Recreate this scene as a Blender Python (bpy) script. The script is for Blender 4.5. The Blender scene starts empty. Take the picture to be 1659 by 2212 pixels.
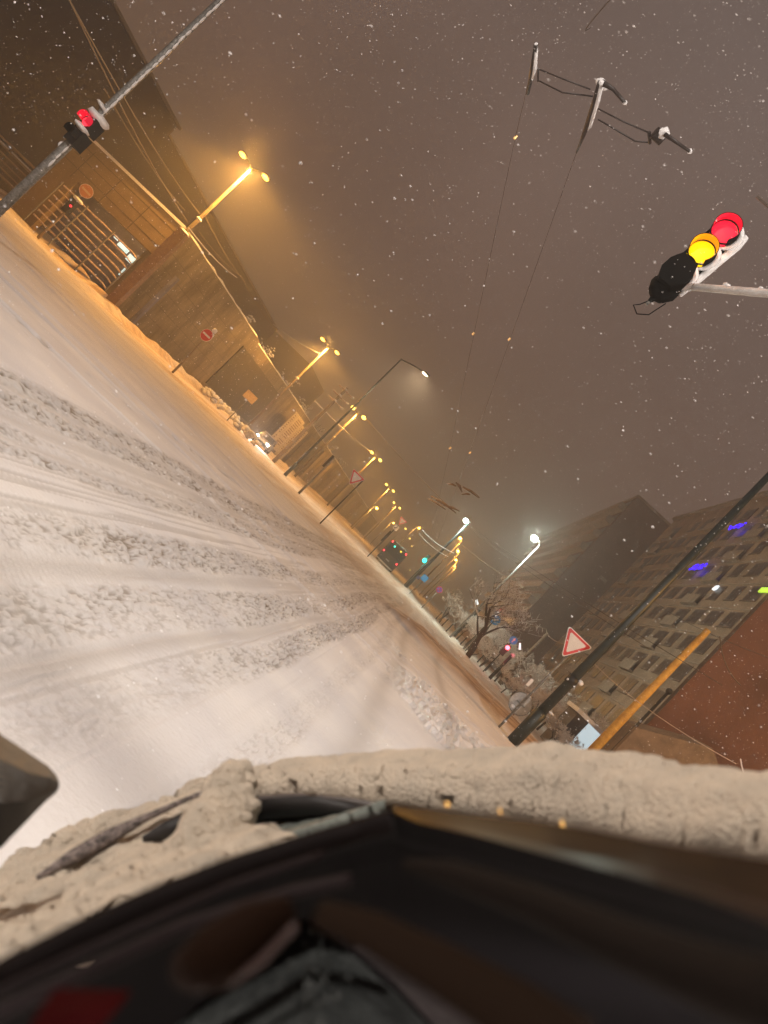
import bpy, math, random
import numpy as np
from mathutils import Vector, Matrix, noise
random.seed(7); np.random.seed(7)
R = math.radians
sc = bpy.context.scene
COL = sc.collection

# ---------------------------------------------------------------- camera
# measured on the photograph at 1659 x 2212: focal length, street vanishing point, roll
F, CX, CY, VX, VY, TH, H = 1450.0, 829.5, 1106.0, 911.0, 1272.0, R(45.2), 1.25
yc = Vector((VX-CX, -(VY-CY), -F)).normalized()
k_ = (-(VX-CX)*math.cos(TH) + (VY-CY)*math.sin(TH))/(-F)
zc = Vector((math.cos(TH), math.sin(TH), k_)).normalized()
xc = yc.cross(zc).normalized(); zc = xc.cross(yc).normalized()
ROT = Matrix((xc, yc, zc))                       # camera space -> world
cam = bpy.data.objects.new('camera', bpy.data.cameras.new('camera')); COL.objects.link(cam)
cam.matrix_world = Matrix.Translation((0, 0, H)) @ ROT.to_4x4()
cam.data.sensor_fit = 'VERTICAL'; cam.data.sensor_height = 36; cam.data.sensor_width = 27
cam.data.lens = F/2212*36; cam.data.clip_start = 0.02; cam.data.clip_end = 6000
cam.data.dof.use_dof = True; cam.data.dof.focus_distance = 16; cam.data.dof.aperture_fstop = 4.4
sc.camera = cam
EYE = Vector((0, 0, H))
def ray(x, y): return ROT @ Vector((x-CX, CY-y, -F)).normalized()
def G(x, y, z=0.0):
    r = ray(x, y); t = (z-H)/r.z; return EYE + r*t
def AY(x, y, Y):
    r = ray(x, y); return EYE + r*(Y/r.y)
def AX(x, y, X):
    r = ray(x, y); return EYE + r*(X/r.x)
def AD(x, y, d): return EYE + ray(x, y)*d

# ---------------------------------------------------------------- world: night overcast, lit by the town
w = bpy.data.worlds.new('World'); sc.world = w; w.use_nodes = True
nt = w.node_tree; nt.nodes.clear()
def N(nt, t, **kw):
    n = nt.nodes.new(t)
    for k, v in kw.items(): setattr(n, k, v)
    return n
out = N(nt, 'ShaderNodeOutputWorld'); bg = N(nt, 'ShaderNodeBackground')
tc = N(nt, 'ShaderNodeTexCoord'); sep = N(nt, 'ShaderNodeSeparateXYZ')
nt.links.new(tc.outputs['Generated'], sep.inputs[0])
cr = N(nt, 'ShaderNodeValToRGB')
e = cr.color_ramp.elements
e[0].position = 0.0; e[0].color = (.24, .132, .060, 1)
e[1].position = 0.75; e[1].color = (.120, .090, .080, 1)
m_ = cr.color_ramp.elements.new(.3); m_.color = (.140, .082, .060, 1)
nt.links.new(sep.outputs['Z'], cr.inputs[0])
no = N(nt, 'ShaderNodeTexNoise'); no.inputs['Scale'].default_value = 2.2; no.inputs['Detail'].default_value = 5
nt.links.new(tc.outputs['Generated'], no.inputs['Vector'])
mp = N(nt, 'ShaderNodeMapRange'); mp.inputs['From Min'].default_value = .3; mp.inputs['From Max'].default_value = .7
mp.inputs['To Min'].default_value = .82; mp.inputs['To Max'].default_value = 1.18
nt.links.new(no.outputs['Fac'], mp.inputs['Value'])
vm = N(nt, 'ShaderNodeVectorMath', operation='SCALE')
nt.links.new(cr.outputs[0], vm.inputs[0]); nt.links.new(mp.outputs[0], vm.inputs['Scale'])
nt.links.new(vm.outputs[0], bg.inputs['Color']); bg.inputs['Strength'].default_value = 1.22
nt.links.new(bg.outputs[0], out.inputs[0])
sc.view_settings.view_transform = 'Standard'; sc.view_settings.look = 'None'
sc.view_settings.exposure = 0; sc.view_settings.gamma = 1
cy = sc.cycles
cy.use_denoising = True; cy.max_bounces = 4; cy.diffuse_bounces = 2; cy.glossy_bounces = 2
cy.transmission_bounces = 2; cy.volume_bounces = 0; cy.transparent_max_bounces = 6
cy.use_light_tree = True; cy.sample_clamp_indirect = 4; cy.caustics_reflective = False; cy.caustics_refractive = False
cy.use_adaptive_sampling = True; cy.adaptive_threshold = .02

# ---------------------------------------------------------------- helpers
def tag(o, label=None, cat=None, group=None, kind=None):
    if label: o['label'] = label
    if cat: o['category'] = cat
    if group: o['group'] = group
    if kind: o['kind'] = kind
    return o
def empty(name, loc=(0, 0, 0), label=None, cat=None, group=None, rz=0):
    o = bpy.data.objects.new(name, None); COL.objects.link(o); o.location = loc; o.rotation_euler.z = rz
    o.empty_display_size = .2
    return tag(o, label, cat, group)
def children(o): return [c for c in COL.objects if c.parent == o]
def copy_tree(o, parent=None):
    c = o.copy(); COL.objects.link(c); c.parent = parent
    if parent: c.matrix_parent_inverse = o.matrix_parent_inverse
    for ch in children(o): copy_tree(ch, c)
    return c

MATS = {}
def mat(name, col, rough=.7, metal=0, emit=None, es=0, var=0, vscale=3, bump=0, bscale=20, spec=.5, col2=None, streak=None, coat=0):
    if name in MATS: return MATS[name]
    m = bpy.data.materials.new(name); m.use_nodes = True; t = m.node_tree; b = t.nodes['Principled BSDF']
    b.inputs['Base Color'].default_value = (*col, 1); b.inputs['Roughness'].default_value = rough
    b.inputs['Metallic'].default_value = metal; b.inputs['Specular IOR Level'].default_value = spec
    b.inputs['Coat Weight'].default_value = coat
    tc = N(t, 'ShaderNodeTexCoord'); mpn = N(t, 'ShaderNodeMapping'); t.links.new(tc.outputs['Object'], mpn.inputs[0])
    if streak: mpn.inputs['Scale'].default_value = streak
    if var or col2:
        n = N(t, 'ShaderNodeTexNoise'); n.inputs['Scale'].default_value = vscale; n.inputs['Detail'].default_value = 6
        n.inputs['Roughness'].default_value = .65
        t.links.new(mpn.outputs[0], n.inputs['Vector'])
        r = N(t, 'ShaderNodeValToRGB'); r.color_ramp.elements[0].position = .36; r.color_ramp.elements[1].position = .64
        c2 = col2 or tuple(c*(1-var) for c in col)
        c1 = col if col2 else tuple(min(1, c*(1+var*.5)) for c in col)
        r.color_ramp.elements[0].color = (*c1, 1); r.color_ramp.elements[1].color = (*c2, 1)
        t.links.new(n.outputs['Fac'], r.inputs[0]); t.links.new(r.outputs[0], b.inputs['Base Color'])
    if bump:
        n = N(t, 'ShaderNodeTexNoise'); n.inputs['Scale'].default_value = bscale; n.inputs['Detail'].default_value = 6
        t.links.new(mpn.outputs[0], n.inputs['Vector'])
        bp = N(t, 'ShaderNodeBump'); bp.inputs['Strength'].default_value = min(1, bump); bp.inputs['Distance'].default_value = .02
        t.links.new(n.outputs['Fac'], bp.inputs['Height']); t.links.new(bp.outputs[0], b.inputs['Normal'])
    if emit:
        b.inputs['Emission Color'].default_value = (*emit, 1); b.inputs['Emission Strength'].default_value = es
    MATS[name] = m; return m

class MB:
    def __init__(s): s.v = []; s.f = []
    def quad_strip(s, rings, closed=True, caps=True):
        b = len(s.v); n = len(rings[0])
        for r in rings: s.v += [tuple(p) for p in r]
        for i in range(len(rings)-1):
            for j in range(n if closed else n-1):
                a = b+i*n+j; c = b+i*n+(j+1) % n
                s.f.append((a, c, c+n, a+n))
        if caps and closed:
            s.f.append(tuple(b+j for j in range(n))[::-1]); s.f.append(tuple(b+(len(rings)-1)*n+j for j in range(n)))
        return s
    def box(s, c, d, rz=0, m=None):
        c = Vector(c); x, y, z = d[0]/2, d[1]/2, d[2]/2; b = len(s.v); q = Matrix.Rotation(rz, 3, 'Z') if m is None else m
        for dx, dy, dz in ((-x,-y,-z),(x,-y,-z),(x,y,-z),(-x,y,-z),(-x,-y,z),(x,-y,z),(x,y,z),(-x,y,z)):
            s.v.append(tuple(c + q @ Vector((dx, dy, dz))))
        for f in ((3,2,1,0),(4,5,6,7),(0,1,5,4),(1,2,6,5),(2,3,7,6),(3,0,4,7)): s.f.append(tuple(b+i for i in f))
        return s
    def bb(s, x0, x1, y0, y1, z0, z1): return s.box(((x0+x1)/2, (y0+y1)/2, (z0+z1)/2), (x1-x0, y1-y0, z1-z0))
    def tube(s, pts, rad, n=8, caps=True, wob=0, flat=1):
        pts = [Vector(p) for p in pts]; rings = []
        if not hasattr(rad, '__len__'): rad = [rad]*len(pts)
        u = None
        for i, p in enumerate(pts):
            d = (pts[min(i+1, len(pts)-1)] - pts[max(i-1, 0)])
            d = d.normalized() if d.length > 1e-9 else Vector((0, 0, 1))
            if u is None:
                u = d.orthogonal().normalized()
            else:
                u = (u - d*u.dot(d)); u = u.normalized() if u.length > 1e-6 else d.orthogonal().normalized()
            v = d.cross(u); ring = []
            for k in range(n):
                a = 2*math.pi*k/n; r = rad[i]*(1+(random.uniform(-wob, wob) if wob else 0))
                ring.append(p + u*math.cos(a)*r + v*math.sin(a)*r*flat)
            rings.append(ring)
        return s.quad_strip(rings, True, caps)
    def lathe(s, p, axis, prof, n=20):
        p = Vector(p); ax = Vector(axis).normalized(); u = ax.orthogonal().normalized(); v = ax.cross(u)
        return s.quad_strip([[p+ax*h+(u*math.cos(2*math.pi*k/n)+v*math.sin(2*math.pi*k/n))*max(r, 1e-4) for k in range(n)] for h, r in prof])
    def blob(s, c, r, n=10, m=7, amp=.25, sc_=3.0):
        c = Vector(c); r = Vector(r) if hasattr(r, '__len__') else Vector((r, r, r)); rings = []
        for i in range(m+1):
            a = math.pi*i/m; ring = []
            for k in range(n):
                b = 2*math.pi*k/n; d = Vector((math.sin(a)*math.cos(b), math.sin(a)*math.sin(b), math.cos(a)))
                q = 1 + amp*noise.noise(d*sc_*.7 + c*7)
                ring.append(c + Vector((d.x*r.x, d.y*r.y, d.z*r.z))*q)
            rings.append(ring)
        return s.quad_strip(rings, True, False)
    def prism(s, pts, d):
        d = Vector(d); pts = [Vector(p) for p in pts]
        return s.quad_strip([pts, [p+d for p in pts]])
    def build(s, name, m, parent=None, smooth=False, loc=None):
        me = bpy.data.meshes.new(name); vs = s.v
        if loc is not None: vs = [(v[0]-loc[0], v[1]-loc[1], v[2]-loc[2]) for v in vs]
        me.from_pydata(vs, [], s.f); me.update()
        if smooth:
            me.polygons.foreach_set('use_smooth', [True]*len(me.polygons))
            if smooth == 2:
                try: me.set_sharp_from_angle(angle=R(40))
                except Exception: pass
        o = bpy.data.objects.new(name, me); COL.objects.link(o)
        ms = m if isinstance(m, (list, tuple)) else [m]
        for q in ms: me.materials.append(q)
        if parent: o.parent = parent
        if loc is not None: o.location = loc
        return o

def light(name, kind, loc, col, power, parent=None, radius=.15, spot=None, aim=None, blend=.6):
    l = bpy.data.lights.new(name, kind); l.color = col; l.energy = power; l.shadow_soft_size = radius
    o = bpy.data.objects.new(name, l); COL.objects.link(o); o.location = loc
    if kind == 'SPOT': l.spot_size = R(spot); l.spot_blend = blend
    if aim is not None: o.rotation_euler = (Vector(aim)).to_track_quat('-Z', 'Y').to_euler()
    if parent: o.parent = parent
    return o

# ---------------------------------------------------------------- materials
SNOW = mat('snow', (.80, .79, .80), .65, var=.10, vscale=9, bump=.6, bscale=35, spec=.3)
SNOW_NEAR = mat('wet_snow', (.82, .70, .56), .7, col2=(.64, .56, .46), vscale=18, bump=.7, bscale=260, spec=.2)  # cream tone carries the warm light in the snow's own colour
SNOW_PALE = mat('glass_slush', (.24, .27, .24), .35, col2=(.12, .13, .12), vscale=30, bump=.5, bscale=120)
GALV = mat('galvanised_steel', (.22, .22, .21), .5, .3, var=.5, vscale=14, bump=.4, bscale=60)
DARKG = mat('dark_green_paint', (.018, .028, .028), .45, var=.4, vscale=8)
BLACK = mat('black_plastic', (.012, .012, .013), .5, var=.3, vscale=10)
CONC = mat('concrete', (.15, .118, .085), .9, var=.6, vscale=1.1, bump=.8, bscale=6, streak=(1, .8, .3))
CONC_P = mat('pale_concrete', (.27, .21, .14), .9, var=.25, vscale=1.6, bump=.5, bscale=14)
WALLD = mat('dark_hall_wall', (.034, .027, .036), .85, var=.3, vscale=.12, bump=.3, bscale=3)
RUST = mat('brown_pillar', (.13, .05, .03), .7, col2=(.20, .11, .06), vscale=3, bump=.4)
NAVY = mat('navy_boards', (.10, .105, .19), .8, var=.3, vscale=1)
REDP = mat('red_plaster', (.18, .085, .058), .9, var=.35, vscale=.25, bump=.3, bscale=9)
FACADE = mat('facade_render', (.37, .275, .195), .9, var=.25, vscale=.5, bump=.3, bscale=8)
FACADE_D = mat('gable_render', (.25, .15, .10), .9, var=.2, vscale=.3, bump=.3, bscale=8)
PANELC = mat('balcony_panel', (.37, .30, .235), .8, var=.2, vscale=1.2)
PANE = mat('dark_pane', (.075, .057, .05), .35, var=.4, vscale=2)
FRAME = mat('window_frame', (.20, .15, .12), .6)
AMBER_LIT = mat('amber_lit_mast', (.72, .46, .10), .75, col2=(.50, .28, .06), vscale=5, bump=.4)  # concrete coloured amber in place of the lamplight on it
BARK = mat('bark', (.055, .038, .028), .9, var=.4, vscale=6, bump=.6, bscale=20)
REDS = mat('sign_red', (.62, .03, .03), .4)
WHITES = mat('sign_white', (.80, .76, .74), .4)
BLUES = mat('sign_blue', (.04, .38, .95), .5)
GREYB = mat('sign_back_grey', (.40, .39, .38), .5, .3, var=.3, vscale=6)
SODIUM = mat('sodium_lamp', (1, .6, .2), .4, emit=(1, .46, .06), es=7)
SODIUM_F = mat('sodium_lamp_far', (1, .6, .2), .4, emit=(1, .60, .09), es=6)
WHITEL = mat('white_lamp', (1, 1, 1), .4, emit=(.85, 1, .85), es=14)
WARML = mat('warm_lamp', (1, .9, .6), .4, emit=(1, .80, .45), es=9)
SOD = (1, .46, .09)

# ---------------------------------------------------------------- numpy noise for the ground
def vnoise(x, y, seed=0):
    xi = np.floor(x).astype(np.int64); yi = np.floor(y).astype(np.int64); xf = x-xi; yf = y-yi
    def h(a, b):
        n = (a*374761393 + b*668265263 + seed*1442695041) & 0xffffffff
        n = ((n ^ (n >> 13))*1274126177) & 0xffffffff
        return ((n ^ (n >> 16)) & 0xffff)/65535.0
    u = xf*xf*(3-2*xf); v = yf*yf*(3-2*yf)
    return (h(xi, yi)*(1-u)+h(xi+1, yi)*u)*(1-v) + (h(xi, yi+1)*(1-u)+h(xi+1, yi+1)*u)*v
def fbm(x, y, o=4, seed=0):
    s = 0; a = .5
    for i in range(o): s = s + a*vnoise(x*2**i+17*i, y*2**i-9*i, seed+i); a *= .5
    return s/(1-.5**o)
def sm(a, b, x):
    t = np.clip((x-a)/(b-a), 0, 1); return t*t*(3-2*t)
def gs(x, c, s): return np.exp(-((x-c)/s)**2)

def ground_fn(X, Y):
    near = 1-sm(30, 50, Y)
    wig = .22*(fbm(Y*.16, Y*0+2, 2, 5)-.5)
    # packed wheel lanes and bands of churned brown slush running up the street
    z = .02*(fbm(X*.5, Y*.35, 3, 1)-.5)
    dirt = np.zeros_like(X); rough = np.zeros_like(X)
    q = X - .012*(Y-3) - wig - .09*(fbm(X*3.2, Y*1.1, 3, 16)-.5)
    for a, b_, s_, amp in ((-4.15, -3.25, .10, 1.0), (-3.0, -2.45, .08, .9), (-1.95, -1.52, .06, .9), (-1.28, -.86, .05, 1.0), (-.72, -.42, .05, .9), (-.12, .1, .05, .3)):
        band = sm(a-s_, a+s_, q)*(1-sm(b_-s_, b_+s_, q))
        rough = np.maximum(rough, amp*band*near)
        z = z - .012*band*near
    for c, s_ in ((-3.75, .10), (-3.1, .12), (-2.75, .08), (-1.42, .13), (-.80, .08), (.45, .15), (1.7, .16)):
        g = gs(q, c, s_); z = z - .016*g*near; dirt = np.maximum(dirt, .30*g*near); rough = rough*(1-.75*g)
    n1_ = fbm(X*26, Y*12, 4, 11); n2_ = fbm(X*60, Y*30, 3, 12); patch = sm(.28, .55, fbm(X*2.4, Y*.35, 3, 21))
    rg = rough*(.45+.55*patch)
    lump = sm(.48, .60, n1_); crumb = sm(.47, .62, n2_)
    fade = 1-sm(14, 26, Y)
    rg = rg*(.55+.45*sm(2.6, 5, Y))
    z = z + rg*fade*(.022*lump + .014*crumb + .022*sm(.5, .7, fbm(X*7, Y*4, 3, 13)) - .02)
    st = fbm(X*26, Y*.55, 3, 27)                       # long fine drag lines left by the wheels
    lane = sm(-4.6, -4.1, q)*(1-sm(-.7, -.1, q))*near
    z = z - lane*(1-rough)*.010*sm(.5, .7, st)
    dirt = np.maximum(dirt, rg*(.30+.70*(1-lump)*sm(.40, .62, 1-n2_)))
    dirt = np.maximum(dirt, lane*.33*sm(.46, .68, st)*sm(.3, .6, fbm(X*1.4, Y*.2, 3, 28)))
    tread = sm(-1.53, -1.48, q)*(1-sm(-1.33, -1.28, q))*near*(1-sm(7, 10, Y))
    z = z + tread*.006*np.sin((Y*1.0+X*.8)*2*np.pi/.045)
    crack = 0*gs(fbm(X*5, Y*2.4, 3, 33), .5, .018)*sm(.5, .62, fbm(X*1.1, Y*.5, 2, 34))*near*sm(-4.8, -4.2, X)*(1-sm(.2, .8, X))
    z = z - .02*crack; dirt = np.maximum(dirt, .4*crack); z = z + .008*crack
    # foot trail on the left
    tq = X + 6.1 - .2*(Y-8)
    tr = gs(tq, 0, .22)*sm(.55, .68, fbm(X*5, Y*5, 2, 41))*(1-sm(22, 30, Y))
    z = z - .05*tr; dirt = np.maximum(dirt, .5*tr)
    # crossing tracks
    for c, sl, s, dpt in ((12.4, .26, .14, .04), (13.6, .25, .10, .035), (10.6, .34, .10, .03), (17.2, .12, .16, .04), (18.6, .1, .12, .03), (26, -.1, .3, .03), (31, -.15, .35, .03)):
        q = Y - (c + sl*X) - .5*(fbm(X*.3, X*0+c, 2, 9)-.5)
        g = gs(q, 0, s); z = z - dpt*g + .02*gs(np.abs(q), s*1.8, s*.6); dirt = np.maximum(dirt, .40*g)
    # icy churned patch on the right, in the car's own lane
    ic = sm(.3, 1.2, X+.10*(Y-8)+.5*(fbm(X, Y*.6, 2, 50)-.5))*(1-sm(13.5, 16, Y))*sm(.36, .56, fbm(X*.7, Y*.5, 3, 53))
    z = z + ic*.060*sm(.48, .68, fbm(X*9+Y*2.2, Y*4.0-X*1.6, 3, 51)) + ic*.035*(fbm(X*26, Y*15, 3, 52)-.5)
    # banks of pushed sandy snow: far side of the crossing, right verge, left verge
    edge = 21.5 + .35*np.sin(X*.9) + 1.2*(fbm(X*.35, X*0, 3, 61)-.5)
    bank = sm(edge-.6, edge+.5, Y)*(1-sm(27, 30, Y))*sm(.5, 3.0, X - (Y-22)*.12 + 2.2)
    z = z + .26*bank*(0.75+.5*fbm(X*1.5, Y*1.5, 3, 62))
    sand = bank*(1-sm(25, 27.5, Y))
    wall = sm(0, 1, (-X-23.0)/1.2)*sm(26, 32, Y+.2*X+6)*(1-sm(210, 230, Y)) 
    z = z + .38*gs(X, -23.4, .55+0*X)*sm(28, 36, Y)*(1-sm(200, 230, Y))*(.6+.8*fbm(X*.9, Y*.7, 3, 63))
    lb = gs(Y, 38.6 - .35*(X+25), .6)*(1-sm(-25.5, -24, X)); z = z + .45*lb*(.6+.8*fbm(X*.8, Y*.8, 3, 64))
    rv = sm(3.2, 4.2, X-.02*Y)*sm(28, 30, Y); z = z + .22*rv*(.8+.4*fbm(X*1.1, Y*1.1, 3, 65))
    med = gs(X, -1.0, .8)*sm(52, 56, Y)*(1-sm(170, 180, Y)); z = z + .25*med
    z = z + .012*(fbm(X*3, Y*3, 3, 71)-.5)*near
    tk = sm(.45, .62, fbm(X*1.1, Y*.10, 3, 81))
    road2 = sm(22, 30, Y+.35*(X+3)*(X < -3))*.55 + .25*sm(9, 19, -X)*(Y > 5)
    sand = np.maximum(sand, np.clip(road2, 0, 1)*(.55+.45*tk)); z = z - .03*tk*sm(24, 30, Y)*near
    dirt = np.clip(dirt, 0, 1)
    return z, dirt, np.clip(sand, 0, 1), np.clip(ic, 0, 1)

nC, nR1 = 1040, 880
s = np.linspace(-1, 1, nC); colf = .90*s**3+.10*s
ys = np.concatenate([np.linspace(-40, .9, 30), np.geomspace(1.0, 60, nR1), np.geomspace(61, 2600, 120)])
YY, CC = np.meshgrid(ys, colf, indexing='ij')
XX = CC*(5.5+1.4*np.abs(YY))
ZZ, DD, SS, IC = ground_fn(XX, YY)
ZZ = ZZ*(1-sm(230, 400, YY))
co = np.stack([XX, YY, ZZ], -1).reshape(-1, 3).astype(np.float32)
nr = len(ys); idx = np.arange(nr*nC).reshape(nr, nC)
q = np.stack([idx[:-1, :-1], idx[:-1, 1:], idx[1:, 1:], idx[1:, :-1]], -1).reshape(-1, 4)
me = bpy.data.meshes.new('ground'); me.vertices.add(len(co)); me.vertices.foreach_set('co', co.ravel())
me.loops.add(q.size); me.loops.foreach_set('vertex_index', q.ravel().astype(np.int32))
me.polygons.add(len(q)); me.polygons.foreach_set('loop_start', np.arange(0, q.size, 4, dtype=np.int32))
me.polygons.foreach_set('loop_total', np.full(len(q), 4, dtype=np.int32))
me.update(calc_edges=True); me.polygons.foreach_set('use_smooth', np.ones(len(q), bool))
at = me.color_attributes.new('dirt', 'FLOAT_COLOR', 'POINT')
cc = np.stack([DD, SS, IC, np.ones_like(DD)], -1).reshape(-1, 4).astype(np.float32); at.data.foreach_set('color', cc.ravel())
gm = bpy.data.materials.new('road_snow'); gm.use_nodes = True; t = gm.node_tree; b = t.nodes['Principled BSDF']
va = N(t, 'ShaderNodeVertexColor', layer_name='dirt'); sp = N(t, 'ShaderNodeSeparateColor'); t.links.new(va.outputs[0], sp.inputs[0])
tc = N(t, 'ShaderNodeTexCoord')
n1 = N(t, 'ShaderNodeTexNoise'); n1.inputs['Scale'].default_value = .9; n1.inputs['Detail'].default_value = 8; t.links.new(tc.outputs['Object'], n1.inputs[0])
r1 = N(t, 'ShaderNodeValToRGB'); r1.color_ramp.elements[0].position = .35; r1.color_ramp.elements[1].position = .65
r1.color_ramp.elements[0].color = (.68, .65, .65, 1); r1.color_ramp.elements[1].color = (.80, .76, .73, 1)
t.links.new(n1.outputs['Fac'], r1.inputs[0])
mx = N(t, 'ShaderNodeMix', data_type='RGBA'); mx.inputs[7].default_value = (.20, .152, .105, 1)
t.links.new(sp.outputs[0], mx.inputs[0]); t.links.new(r1.outputs[0], mx.inputs[6])
n2 = N(t, 'ShaderNodeTexNoise'); n2.inputs['Scale'].default_value = 1.6; n2.inputs['Detail'].default_value = 7
mpn = N(t, 'ShaderNodeMapping'); mpn.inputs['Scale'].default_value = (.5, 1.8, 1); t.links.new(tc.outputs['Object'], mpn.inputs[0]); t.links.new(mpn.outputs[0], n2.inputs[0])
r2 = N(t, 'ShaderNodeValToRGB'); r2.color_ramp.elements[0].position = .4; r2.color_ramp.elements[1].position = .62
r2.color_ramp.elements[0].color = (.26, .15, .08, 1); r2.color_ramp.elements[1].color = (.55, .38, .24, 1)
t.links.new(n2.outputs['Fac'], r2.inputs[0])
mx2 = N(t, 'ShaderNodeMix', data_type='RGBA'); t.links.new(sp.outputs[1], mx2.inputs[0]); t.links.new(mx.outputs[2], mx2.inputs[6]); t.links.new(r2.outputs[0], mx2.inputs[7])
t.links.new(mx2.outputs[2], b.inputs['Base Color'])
rr = N(t, 'ShaderNodeMapRange'); rr.inputs['To Min'].default_value = .75; rr.inputs['To Max'].default_value = .28; t.links.new(sp.outputs[2], rr.inputs[0])
t.links.new(rr.outputs[0], b.inputs['Roughness']); b.inputs['Specular IOR Level'].default_value = .4
n3 = N(t, 'ShaderNodeTexNoise'); n3.inputs['Scale'].default_value = 28; n3.inputs['Detail'].default_value = 7; t.links.new(tc.outputs['Object'], n3.inputs[0])
bp = N(t, 'ShaderNodeBump'); bp.inputs['Strength'].default_value = .8; bp.inputs['Distance'].default_value = .012
t.links.new(n3.outputs['Fac'], bp.inputs['Height']); t.links.new(bp.outputs[0], b.inputs['Normal'])
me.materials.append(gm)
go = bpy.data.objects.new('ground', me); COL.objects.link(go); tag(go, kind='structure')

# haze: one even box of snowy air round everything
hm = bpy.data.materials.new('haze'); hm.use_nodes = True; t = hm.node_tree; t.nodes.clear()
o_ = N(t, 'ShaderNodeOutputMaterial'); pv = N(t, 'ShaderNodeVolumePrincipled')
pv.inputs['Color'].default_value = (.9, .88, .86, 1); pv.inputs['Density'].default_value = .0042; pv.inputs['Anisotropy'].default_value = .45
t.links.new(pv.outputs[0], o_.inputs['Volume'])
hz = MB().bb(-420, 420, -60, 700, -1.5, 60).build('haze', hm); tag(hz, kind='stuff')

# ---------------------------------------------------------------- hall on the left
hall = empty('factory_hall', (-68, 90, 0), 'long dark windowless hall rising behind the lit wall on the left', 'building')
def P(mb, name, m, parent, smooth=False):
    o = mb.build(name, m, None, smooth); o.parent = parent
    o.matrix_parent_inverse = Matrix.Translation(-Vector(parent.location)); return o
P(MB().bb(-95, -68, -10, 84, 0, 22.6), 'wall', WALLD, hall)
P(MB().bb(-95, -68.6, 84.01, 155, 0, 21.0).bb(-95, -56, 155.01, 176, 0, 20.6), 'rear_wall', WALLD, hall)
P(MB().bb(-95.3, -67.6, -10.3, 84.3, 22.6, 22.95).bb(-95.3, -68.2, 84.31, 154.6, 21.0, 21.3), 'roof_edge', mat('roof_edge_snow', (.28, .24, .20), .8, var=.2), hall)

# street viaduct wall on the left with piers
GW=1
vw = empty('street_wall', (-26.9, 40, 0), 'long snow-topped concrete wall with pale piers and dark bays running down the left of the street', 'wall')
WX = -26.9
HW = 7.0
mb = MB()
mb.bb(WX-1.2, WX, 40.6, 60, 0, HW); mb.bb(WX-1.2, WX, 60.01, 230, 0, HW-.25)
P(mb, 'wall_body', CONC, vw)
mb = MB()
for z in (1.3, 2.3, 3.3, 4.3, 5.3): mb.bb(WX+.002, WX+.01, 40.8, 57.5, z, z+.03)
P(mb, 'panel_joints', mat('dark_joint', (.035, .026, .018), .9), vw)  # thin dark lines along the panel joints
mb = MB(); yy = 40.3; pts = []
while yy < 228: pts.append((WX-.35+random.uniform(-.05, .05), yy, HW+.03+(-.25 if yy > 60 else 0)+random.uniform(-.03, .05))); yy += 1.0
P(mb.tube(pts, [.15+random.uniform(-.04, .05) for _ in pts], 8), 'snow_capping', SNOW, vw, True)
k = 0
for y0 in (95, 103, 112, 123, 136, 151, 170, 195):
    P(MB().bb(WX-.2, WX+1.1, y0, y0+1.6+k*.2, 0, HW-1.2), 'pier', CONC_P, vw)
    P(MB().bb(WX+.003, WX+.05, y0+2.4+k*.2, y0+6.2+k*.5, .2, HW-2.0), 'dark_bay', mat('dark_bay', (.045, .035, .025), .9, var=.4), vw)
    k += 1
P(MB().bb(WX+.003, WX+.12, 58.1, 73.0, .7, 5.5), 'dark_gate', mat('ivy_gate', (.035, .028, .020), .9, var=.5, vscale=2, bump=1, bscale=5), vw)

# wall facing the camera with the opening
fw = empty('gateway_wall', (-26.9, 40, 0), 'amber lit wall facing the crossing with a wide railed opening below', 'wall')
ang = math.atan2(.3, -11.0)                     # runs left and slightly away
ux, uy = math.cos(ang), math.sin(ang)
def fwbox(mb, a0, a1, z0, z1, b0, b1):
    c = Vector((WX, 40, 0)) + Vector((ux, uy, 0))*(a0+a1)/2 + Vector((-uy, ux, 0))*(-(b0+b1)/2)
    return mb.box((c.x, c.y, (z0+z1)/2), (abs(a1-a0), abs(b1-b0), z1-z0), ang)
# b>0 = away from the camera
mb = MB(); fwbox(mb, 0, 9.8, 4.3, 6.9, 0, .5); fwbox(mb, 7.75, 9.8, 0, 4.3, 0, .5)
P(mb, 'wall_body', mat('amber_wall', (.21, .145, .08), .9, var=.2, vscale=.8, bump=.4), fw)
mb = MB()
for z in (4.9, 5.6, 6.3): fwbox(mb, 0, 9.75, z, z+.03, -.012, 0)
for a in (2.8, 5.6, 8.4): fwbox(mb, a, a+.04, 4.2, 6.55, -.02, -.013)
P(mb, 'panel_joints', mat('dark_joint', (.08, .06, .045), .9), fw)
mb = MB(); fwbox(mb, .1, 9.7, 6.9, 7.08, -.08, .58); P(mb, 'snow_capping', SNOW, fw)
mb = MB(); fwbox(mb, -.2, 9.5, .0, 4.6, 3.0, 3.3); P(mb, 'back_boards', NAVY, fw)
LIT = mat('lit_shop_window', (.6, .8, .8), .3, emit=(.55, .85, .85), es=1.1, var=.5, vscale=2)
for a0, a1, z0, z1 in ((.6, 1.3, 1.3, 2.1), (1.5, 2.4, 1.5, 2.7), (.7, 1.3, 2.4, 2.9), (1.5, 2.6, 2.9, 3.3), (2.7, 3.6, 3.0, 3.5), (3.8, 4.8, 3.3, 3.6), (5.0, 5.4, 3.5, 3.7), (2.6, 3.1, 1.9, 2.6)):
    mb = MB(); fwbox(mb, a0, a1, z0, z1, 2.93, 2.99); P(mb, 'lit_window', LIT, fw)

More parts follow.
